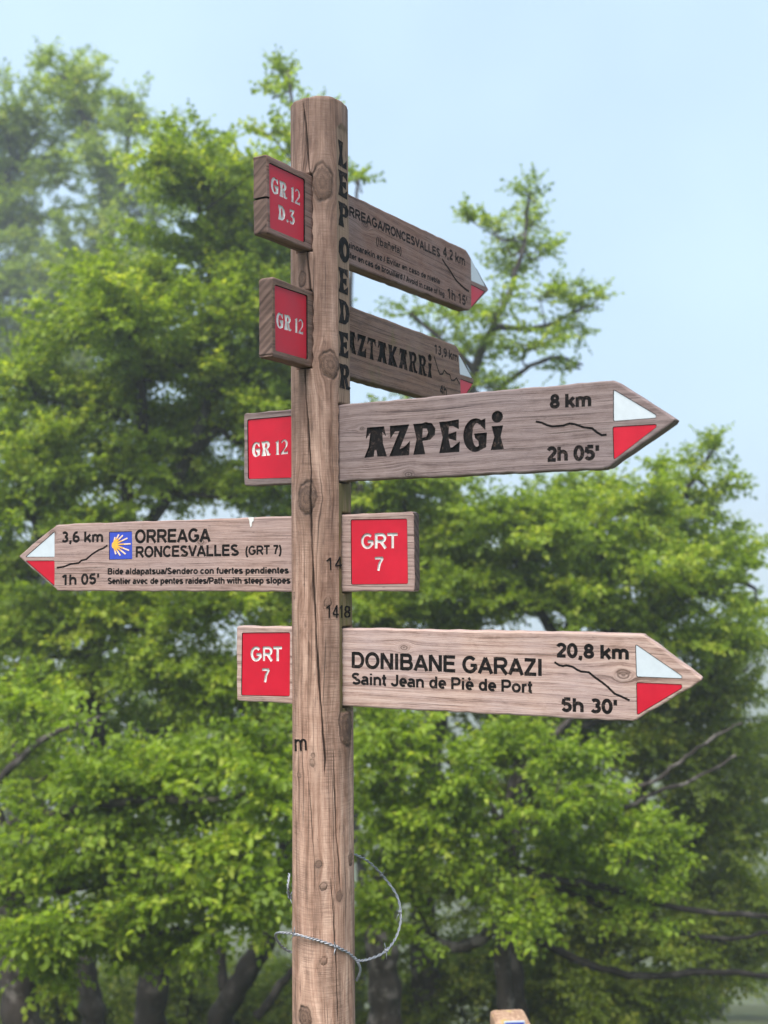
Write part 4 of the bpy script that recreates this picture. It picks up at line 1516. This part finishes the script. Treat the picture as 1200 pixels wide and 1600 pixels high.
for (u, v, a, c_, de) in ((345, 232, 30, 30, .7), (390, 275, 40, 34, .75), (430, 335, 36, 44, .8), (440, 400, 30, 40, .85), (300, 215, 25, 30, .6), (265, 255, 50, 38, .8), (310, 300, 65, 48, .9), (375, 330, 55, 50, .9), (400, 420, 50, 60, .9), (330, 400, 75, 55, 1), (270, 460, 60, 50, .9), (420, 520, 45, 50, .9), (350, 500, 70, 55, 1),
                          (140, 520, 70, 50, .9), (60, 620, 70, 50, .9), (170, 430, 50, 40, .8), (210, 500, 60, 45, .9), (40, 880, 60, 40, .9), (150, 820, 60, 35, .9), (20, 930, 50, 40, .9), (260, 570, 80, 55, 1), (370, 600, 75, 55, 1), (180, 640, 80, 55, 1), (290, 680, 80, 55, 1), (400, 680, 60, 55, 1), (80, 740, 90, 55, 1), (190, 740, 85, 50, 1), (330, 760, 85, 45, 1), (420, 770, 45, 40, .9), (30, 800, 70, 50, 1),
                          (230, 960, 90, 45, 1), (340, 950, 80, 45, 1), (120, 970, 90, 45, 1), (420, 900, 45, 50, .9), (40, 1000, 80, 50, 1), (250, 1050, 80, 45, 1), (330, 1080, 70, 45, 1), (60, 1080, 70, 40, .9), (430, 1010, 40, 40, .9)):
    t.clump(u, v, a, c_, float(t.rng.normal() * .45), de, (-.2, 0, .5))
t.finish()

# 3 the low near beech, long boughs to the lower left
t = Tree('beech_tree', 'near beech at the left edge, low bright boughs hanging across', 22, 8.6, 'bark_lichen', 'near', 13, .080)
t.limb([(28, 1560, .3), (20, 1450, .4), (-10, 1300, .4), (-60, 1150, .4)], 30, 20, 'trunk', True)
t.limb([(-10, 1300, .4), (90, 1270, .2), (210, 1250, 0), (330, 1250, 0), (430, 1230, 0)], 10, 3)
t.limb([(10, 1400, .4), (100, 1390, .2), (230, 1370, .1), (360, 1360, 0)], 9, 3)
t.limb([(20, 1480, .4), (90, 1480, .1), (180, 1470, 0), (280, 1450, 0)], 8, 3)
t.limb([(-30, 1250, .4), (60, 1160, .2), (160, 1120, .2)], 8, 3)
for (u, v, a, c_, de) in ((70, 1215, 65, 28, .9), (150, 1215, 75, 30, 1), (250, 1205, 75, 32, 1), (330, 1180, 70, 32, 1), (410, 1190, 55, 40, 1), (300, 1255, 80, 34, 1), (420, 1270, 40, 40, .9), (190, 1270, 75, 34, 1), (80, 1290, 75, 34, .9),
                          (30, 1360, 70, 30, 1), (110, 1360, 70, 30, .9), (200, 1350, 70, 30, 1), (290, 1340, 60, 34, 1), (380, 1340, 60, 40, 1), (430, 1390, 34, 45, .9), (150, 1420, 70, 26, .8), (250, 1410, 70, 30, .9), (340, 1420, 60, 30, .9),
                          (40, 1450, 60, 26, .9), (110, 1470, 60, 24, .9), (190, 1475, 50, 24, .9), (60, 1510, 50, 18, .8), (270, 1470, 50, 24, .8), (30, 1110, 55, 40, .9), (110, 1120, 50, 26, .7)):
    t.clump(u, v, a, c_, float(t.rng.normal() * .3), de, (.25, -.3, .15), .5)
t.finish()

# 4 dark leaning stems under the low boughs
t = Tree('beech_tree', 'dark slanting beech stem leaning right towards the log, low down', 335, 11.5, 'bark', 'mid', 14)
t.limb([(345, 1590, 0), (385, 1520, 0), (425, 1440, 0), (450, 1330, .1), (470, 1180, .2)], 21, 14, 'trunk', True)
t.limb([(355, 1570, 0), (340, 1480, .1), (310, 1420, .2)], 10, 6)
t.limb([(400, 1590, -.2), (440, 1540, -.2), (470, 1500, -.2)], 8, 5)
t.limb([(470, 1180, .2), (520, 1060, .2), (560, 980, .2)], 12, 5)
for (u, v, a, c_, de) in ((400, 1120, 60, 45, 1), (450, 1060, 50, 45, 1), (560, 1010, 50, 45, 1), (590, 1080, 50, 40, .9), (560, 1180, 40, 45, .9), (470, 1250, 45, 50, .8)):
    t.clump(u, v, a, c_, float(t.rng.normal() * .4), de)
t.finish()
t = Tree('beech_tree', 'thin black beech stem standing left of the thick forked one', 140, 12.0, 'bark', 'mid', 15)
t.limb([(145, 1580, 0), (135, 1500, 0), (160, 1440, 0), (210, 1400, .2), (240, 1330, .3)], 20, 11, 'trunk', True)
for (u, v, a, c_, de) in ((120, 1060, 70, 40, .8), (260, 1150, 60, 45, .9), (30, 1180, 60, 40, .8)):
    t.clump(u, v, a, c_, .6, de)
t.finish()

# 5 the beech behind the log, its thin spire beside the top
t = Tree('beech_tree', 'slender beech behind the log, thin spire showing beside its top', 600, 12.0, 'bark_lichen', 'mid', 16)
t.limb([(600, 1540, 0), (595, 1420, 0), (620, 1280, .1), (600, 1100, .1), (570, 900, .1), (540, 740, .1), (520, 600, 0)], 28, 12, 'trunk', True)
t.limb([(520, 600, 0), (500, 430, 0), (480, 300, 0), (462, 200, 0), (450, 110, 0)], 8, 2)
t.limb([(520, 600, 0), (545, 480, 0), (552, 380, 0), (560, 280, 0)], 6, 2)
t.limb([(540, 740, .1), (480, 640, 0), (440, 560, 0)], 8, 3)
t.limb([(570, 900, .1), (630, 800, 0), (670, 740, 0)], 9, 3)
t.limb([(570, 900, 0), (560, 820, -.2), (565, 740, -.2), (590, 690, 0)], 9, 4)
for (u, v, a, c_, de) in ((448, 115, 28, 26, .55), (430, 150, 32, 16, .5), (462, 165, 22, 30, .55), (425, 210, 26, 16, .5), (460, 225, 28, 30, .55), (500, 160, 20, 20, .4), (555, 285, 14, 22, .5), (440, 280, 25, 25, .5), (470, 330, 30, 40, .55), (450, 470, 50, 45, .8), (500, 560, 50, 50, .9),
                          (440, 610, 50, 50, 1), (590, 690, 45, 35, .8), (480, 700, 50, 55, 1), (630, 770, 55, 40, .9), (600, 830, 55, 45, .9), (680, 760, 45, 40, .8), (470, 830, 50, 50, .9), (560, 900, 60, 45, .9), (470, 940, 50, 50, .9), (650, 880, 60, 45, 1)):
    t.clump(u, v, a, c_, float(t.rng.normal() * .35), de, (-.15, 0, .6))
t.finish()

# 6 beech with the open top at the right of the boards
t = Tree('beech_tree', 'open topped beech whose sparse crown shows right of the upper boards', 660, 13.5, 'bark_lichen', 'mid', 17)
t.limb([(668, 1560, 0), (660, 1420, 0), (665, 1250, 0), (690, 1050, 0), (690, 850, 0), (720, 690, 0)], 25, 12, 'trunk', True)
t.limb([(720, 690, 0), (745, 570, 0), (790, 470, 0), (815, 390, 0), (828, 300, 0)], 9, 2)
t.limb([(745, 580, 0), (690, 530, 0), (640, 490, 0)], 6, 2)
t.limb([(770, 510, 0), (850, 510, 0), (920, 475, 0)], 6, 2)
t.limb([(720, 690, 0), (790, 600, .2), (860, 560, .2), (910, 570, .2)], 6, 2)
t.limb([(690, 880, 0), (650, 800, .2), (640, 700, .2)], 8, 3)
for (u, v, a, c_, de) in ((826, 310, 20, 26, .6), (832, 350, 32, 30, .6), (765, 352, 40, 16, .6), (735, 345, 20, 8, .6), (790, 385, 45, 28, .65), (845, 400, 30, 35, .6), (800, 430, 45, 34, .65), (845, 470, 50, 34, .7), (900, 475, 40, 30, .65), (930, 470, 18, 12, .6), (880, 515, 45, 26, .7),
                          (770, 490, 50, 34, .7), (700, 500, 45, 28, .65), (640, 490, 40, 18, .6), (820, 545, 60, 30, .7), (745, 555, 55, 36, .75), (690, 575, 50, 30, .7), (890, 570, 36, 10, .6), (765, 605, 60, 30, .75), (640, 600, 50, 40, .7), (720, 720, 60, 50, .8), (660, 700, 50, 40, .7)):
    t.clump(u, v, a, c_, float(t.rng.normal() * .35), de * .95, (.1, 0, .6))
t.finish()

# 7 the broad beech at the right
t = Tree('beech_tree', 'broad beech at the right, upswept top between the two right-pointing boards', 800, 12.0, 'bark', 'mid', 18)
t.limb([(800, 1560, 0), (790, 1420, 0), (800, 1280, 0), (830, 1160, 0), (880, 1020, 0), (920, 900, 0)], 24, 12, 'trunk', True)
t.limb([(920, 900, 0), (1000, 830, 0), (1070, 770, 0), (1115, 700, 0)], 9, 2)
t.limb([(880, 1020, 0), (820, 910, .1), (780, 820, .1)], 9, 3)
t.limb([(920, 900, 0), (940, 820, 0), (960, 760, 0)], 8, 3)
t.limb([(880, 1020, 0), (1010, 960, 0), (1110, 900, 0), (1180, 920, 0)], 9, 3)
t.limb([(830, 1160, 0), (740, 1050, .2), (680, 960, .2)], 9, 3)
t.limb([(830, 1160, 0), (980, 1110, 0), (1110, 1060, 0)], 9, 3)
for (u, v, a, c_, de) in ((1118, 705, 22, 26, .6), (1090, 735, 30, 30, .65), (1130, 760, 30, 20, .55), (1060, 770, 45, 35, .75), (1030, 740, 20, 20, .5), (1105, 800, 50, 35, .7), (950, 765, 45, 28, .7), (895, 770, 45, 28, .75), (1000, 800, 60, 36, .8), (850, 800, 50, 32, .8), (790, 820, 50, 36, .8), (730, 830, 60, 36, .85), (1150, 870, 45, 40, .7),
                          (920, 830, 70, 40, .85), (1040, 850, 70, 42, .8), (840, 870, 70, 42, .95), (740, 900, 70, 45, 1), (660, 920, 60, 45, 1), (950, 900, 75, 45, .95), (1070, 920, 75, 45, .9), (1160, 950, 55, 40, .75), (800, 950, 80, 45, 1), (900, 960, 80, 45, 1), (1010, 980, 80, 42, 1), (1110, 1010, 70, 42, .9), (600, 960, 50, 40, 1), (690, 985, 60, 40, 1)):
    t.clump(u, v, a, c_, float(t.rng.normal() * .4), de, BR)
t.finish()

# 8 lower right beech: bare grey branches with bright sprays
t = Tree('beech_tree', 'low beech under the lowest board with bare grey branches and bright sprays', 780, 9.6, 'bark_lichen', 'near', 19, .078)
t.limb([(790, 1560, .3), (783, 1440, .3), (790, 1340, .2), (786, 1285, .1)], 15, 10, 'trunk', True, 4)
t.limb([(786, 1285, .1), (800, 1240, 0), (830, 1190, 0), (870, 1145, 0), (905, 1110, .1), (960, 1080, .2)], 8, 3, wob=3)
t.limb([(786, 1285, .1), (850, 1282, 0), (900, 1284, 0), (960, 1270, 0), (1020, 1240, 0), (1090, 1215, 0), (1150, 1180, 0)], 6, 2, wob=8)
t.limb([(980, 1245, 0), (1050, 1200, -.1), (1120, 1150, -.1), (1160, 1130, 0)], 4, 1.5, wob=8)
t.limb([(786, 1290, 0), (750, 1240, 0), (700, 1190, 0), (660, 1185, 0), (620, 1195, 0)], 6, 2, wob=3)
t.limb([(672, 1186, 0), (692, 1215, -.1), (698, 1255, -.1)], 4, 2, wob=2)
t.limb([(786, 1400, .3), (760, 1460, .4), (715, 1480, .4), (680, 1470, .4)], 12, 8, wob=3)
t.limb([(790, 1350, .2), (850, 1370, 0), (960, 1390, 0), (1060, 1420, 0), (1200, 1432, 0)], 8, 4, wob=9, bark='bark')
t.limb([(850, 1375, 0), (980, 1430, .2), (1110, 1466, .2), (1210, 1455, .2)], 6, 3, wob=9, bark='bark')
t.limb([(800, 1450, .2), (960, 1520, .2), (1120, 1518, .2), (1210, 1526, .2)], 7, 4, wob=9, bark='bark')
for (u, v, a, c_, de) in ((590, 1170, 40, 40, .9), (620, 1150, 50, 34, .9), (700, 1240, 36, 20, .9), (735, 1200, 28, 34, .9), (680, 1270, 45, 34, 1), (720, 1280, 24, 34, .9), (660, 1310, 34, 16, .8), (740, 1330, 40, 18, .8), (780, 1290, 30, 14, .7), (590, 1290, 36, 40, .9), (580, 1420, 30, 40, .8), (620, 1360, 36, 20, .8), (600, 1230, 34, 34, .8),
                          (880, 1245, 50, 24, .9), (930, 1260, 40, 24, .9), (970, 1300, 40, 24, .9), (1020, 1320, 46, 26, .9), (860, 1330, 45, 26, .8), (800, 1390, 45, 24, .8), (820, 1430, 30, 20, .7), (930, 1360, 50, 28, .9), (1010, 1400, 50, 28, .9), (880, 1190, 60, 34, .9), (780, 1150, 60, 30, .9)):
    t.clump(u, v, a, c_, float(t.rng.normal() * .25), de, (.1, -.3, .15))
t.finish()

# 9 the darker mass at the lower right
t = Tree('beech_tree', 'dim beech filling the lower right corner below the low grey branches', 960, 12.6, 'bark', 'far', 20)
t.limb([(960, 1600, 0), (950, 1500, 0), (970, 1380, 0), (1000, 1250, 0), (1020, 1120, 0)], 20, 8, 'trunk', True)
t.limb([(970, 1400, 0), (1060, 1330, .2), (1150, 1290, .2)], 7, 3)
t.limb([(950, 1500, 0), (880, 1420, .2), (840, 1350, .2)], 7, 3)
t.limb([(955, 1520, 0), (1040, 1480, .2), (1120, 1470, .2)], 7, 3)
for (u, v, a, c_, de) in ((720, 1080, 70, 45, 1), (820, 1080, 75, 45, 1), (920, 1080, 75, 45, 1), (1020, 1090, 75, 45, 1), (1120, 1100, 70, 45, .9), (960, 1170, 80, 45, 1), (1060, 1180, 80, 45, 1), (1150, 1190, 55, 45, .8), (850, 1250, 70, 45, 1), (1080, 1270, 70, 45, 1), (1150, 1300, 55, 45, .8), (960, 1330, 80, 45, 1), (860, 1400, 70, 45, 1),
                          (1060, 1370, 75, 42, 1), (1140, 1390, 55, 30, .8), (1150, 1440, 50, 34, .8), (1195, 1480, 40, 40, .8), (1120, 1500, 50, 30, .8), (1185, 1410, 40, 34, .8), (880, 1490, 60, 45, .9), (970, 1450, 70, 42, 1), (1060, 1470, 60, 30, .8), (850, 1560, 50, 45, .9), (950, 1560, 70, 40, .9), (1050, 1540, 60, 30, .7), (720, 1390, 60, 50, .8), (740, 1500, 50, 45, .7)):
    t.clump(u, v, a, c_, float(t.rng.normal() * .45), de, (.05, 0, .3))
t.finish()

# low growth between the stems
for k_, (bu, d_, lab, rows) in enumerate((
        (90, 13.0, 'dim green shrub between the two left stems, under the boughs', ((20, 1560, .3), (90, 1540, 0), (95, 1600, .4), (170, 1590, .5), (60, 1640, .2))),
        (290, 13.2, 'dim green shrub between the thick stem and the slanting stem', ((200, 1560, .5), (300, 1530, .3), (330, 1590, .6), (260, 1620, 0), (400, 1570, .9))),
        (530, 13.5, 'dark shrub hidden behind the foot of the log', ((450, 1560, .3), (530, 1550, 0), (600, 1590, .4), (560, 1480, .4), (480, 1620, 0))),
        (720, 13.5, 'dark shrub behind the small waymark post', ((700, 1560, .2), (760, 1520, .2), (830, 1580, .2), (690, 1480, .3), (640, 1600, .3), (850, 1500, .4))),
        (930, 14.0, 'dark bushy growth at the bottom right beneath the dim beech', ((880, 1590, 0), (960, 1600, .2), (1040, 1590, .3), (920, 1530, .2), (1000, 1550, .4))))):
    t = Tree('shrub', lab, bu, d_, 'bark', 'far', 50 + k_, .08, 'shrubs under the trees')
    t.limb([(bu, 1640, 0), (bu + 6, 1600, 0), (bu - 4, 1560, 0)], 4, 2, 'stem', True)
    for (u, v, dd) in rows:
        t.clump(u, v, 50, 36, dd, .85, (0, -.1, .4))
    t.finish()

# 10 more trees further down the slope, softened by the fog
for (n_, bu, d_, sd_, lab, rows) in (
        ('beech_tree', 40, 20, 31, 'fogged beech far down the slope, seen under the left boughs',
         ((-20, 1150), (100, 1130), (180, 1180), (40, 1250), (150, 1290), (60, 1380), (180, 1400), (-20, 1470), (90, 1500), (190, 1520), (120, 1590), (0, 1580))),
        ('beech_tree', 300, 22, 32, 'fogged beech far down the slope, seen left of the log foot',
         ((240, 1120), (330, 1170), (260, 1260), (370, 1290), (290, 1390), (400, 1400), (260, 1500), (350, 1520), (440, 1500), (300, 1590), (420, 1590))),
        ('beech_tree', 560, 21, 33, 'fogged beech far down the slope, seen right of the log foot',
         ((470, 1150), (560, 1120), (650, 1180), (520, 1270), (620, 1300), (500, 1400), (600, 1420), (690, 1400), (540, 1530), (640, 1540), (720, 1560))),
        ('beech_tree', 1120, 24, 34, 'palest beech of all, dissolving in the fog by the right edge',
         ((1190, 1020), (1160, 1090), (1210, 1150), (1150, 1220), (1200, 1280), (1130, 1330), (1190, 1390), (1080, 1250), (1185, 1460), (1120, 1480), (1160, 1530), (1060, 1540)))):
    t = Tree(n_, lab, bu, d_, 'bark', 'far', sd_, .085, 'fogged beech trees down the slope')
    us = [r[0] for r in rows]
    vt = min(r[1] for r in rows)
    t.limb([(bu, 1560, 0), (bu + 8, 1400, 0), (bu - 5, 1280, 0), (bu + 6, vt + 40, 0)], 14, 5, 'trunk', True)
    for (u, v) in rows:
        t.clump(u, v, 62, 46, float(t.rng.normal() * 1.0), .72, (0, 0, .35))
    t.finish()
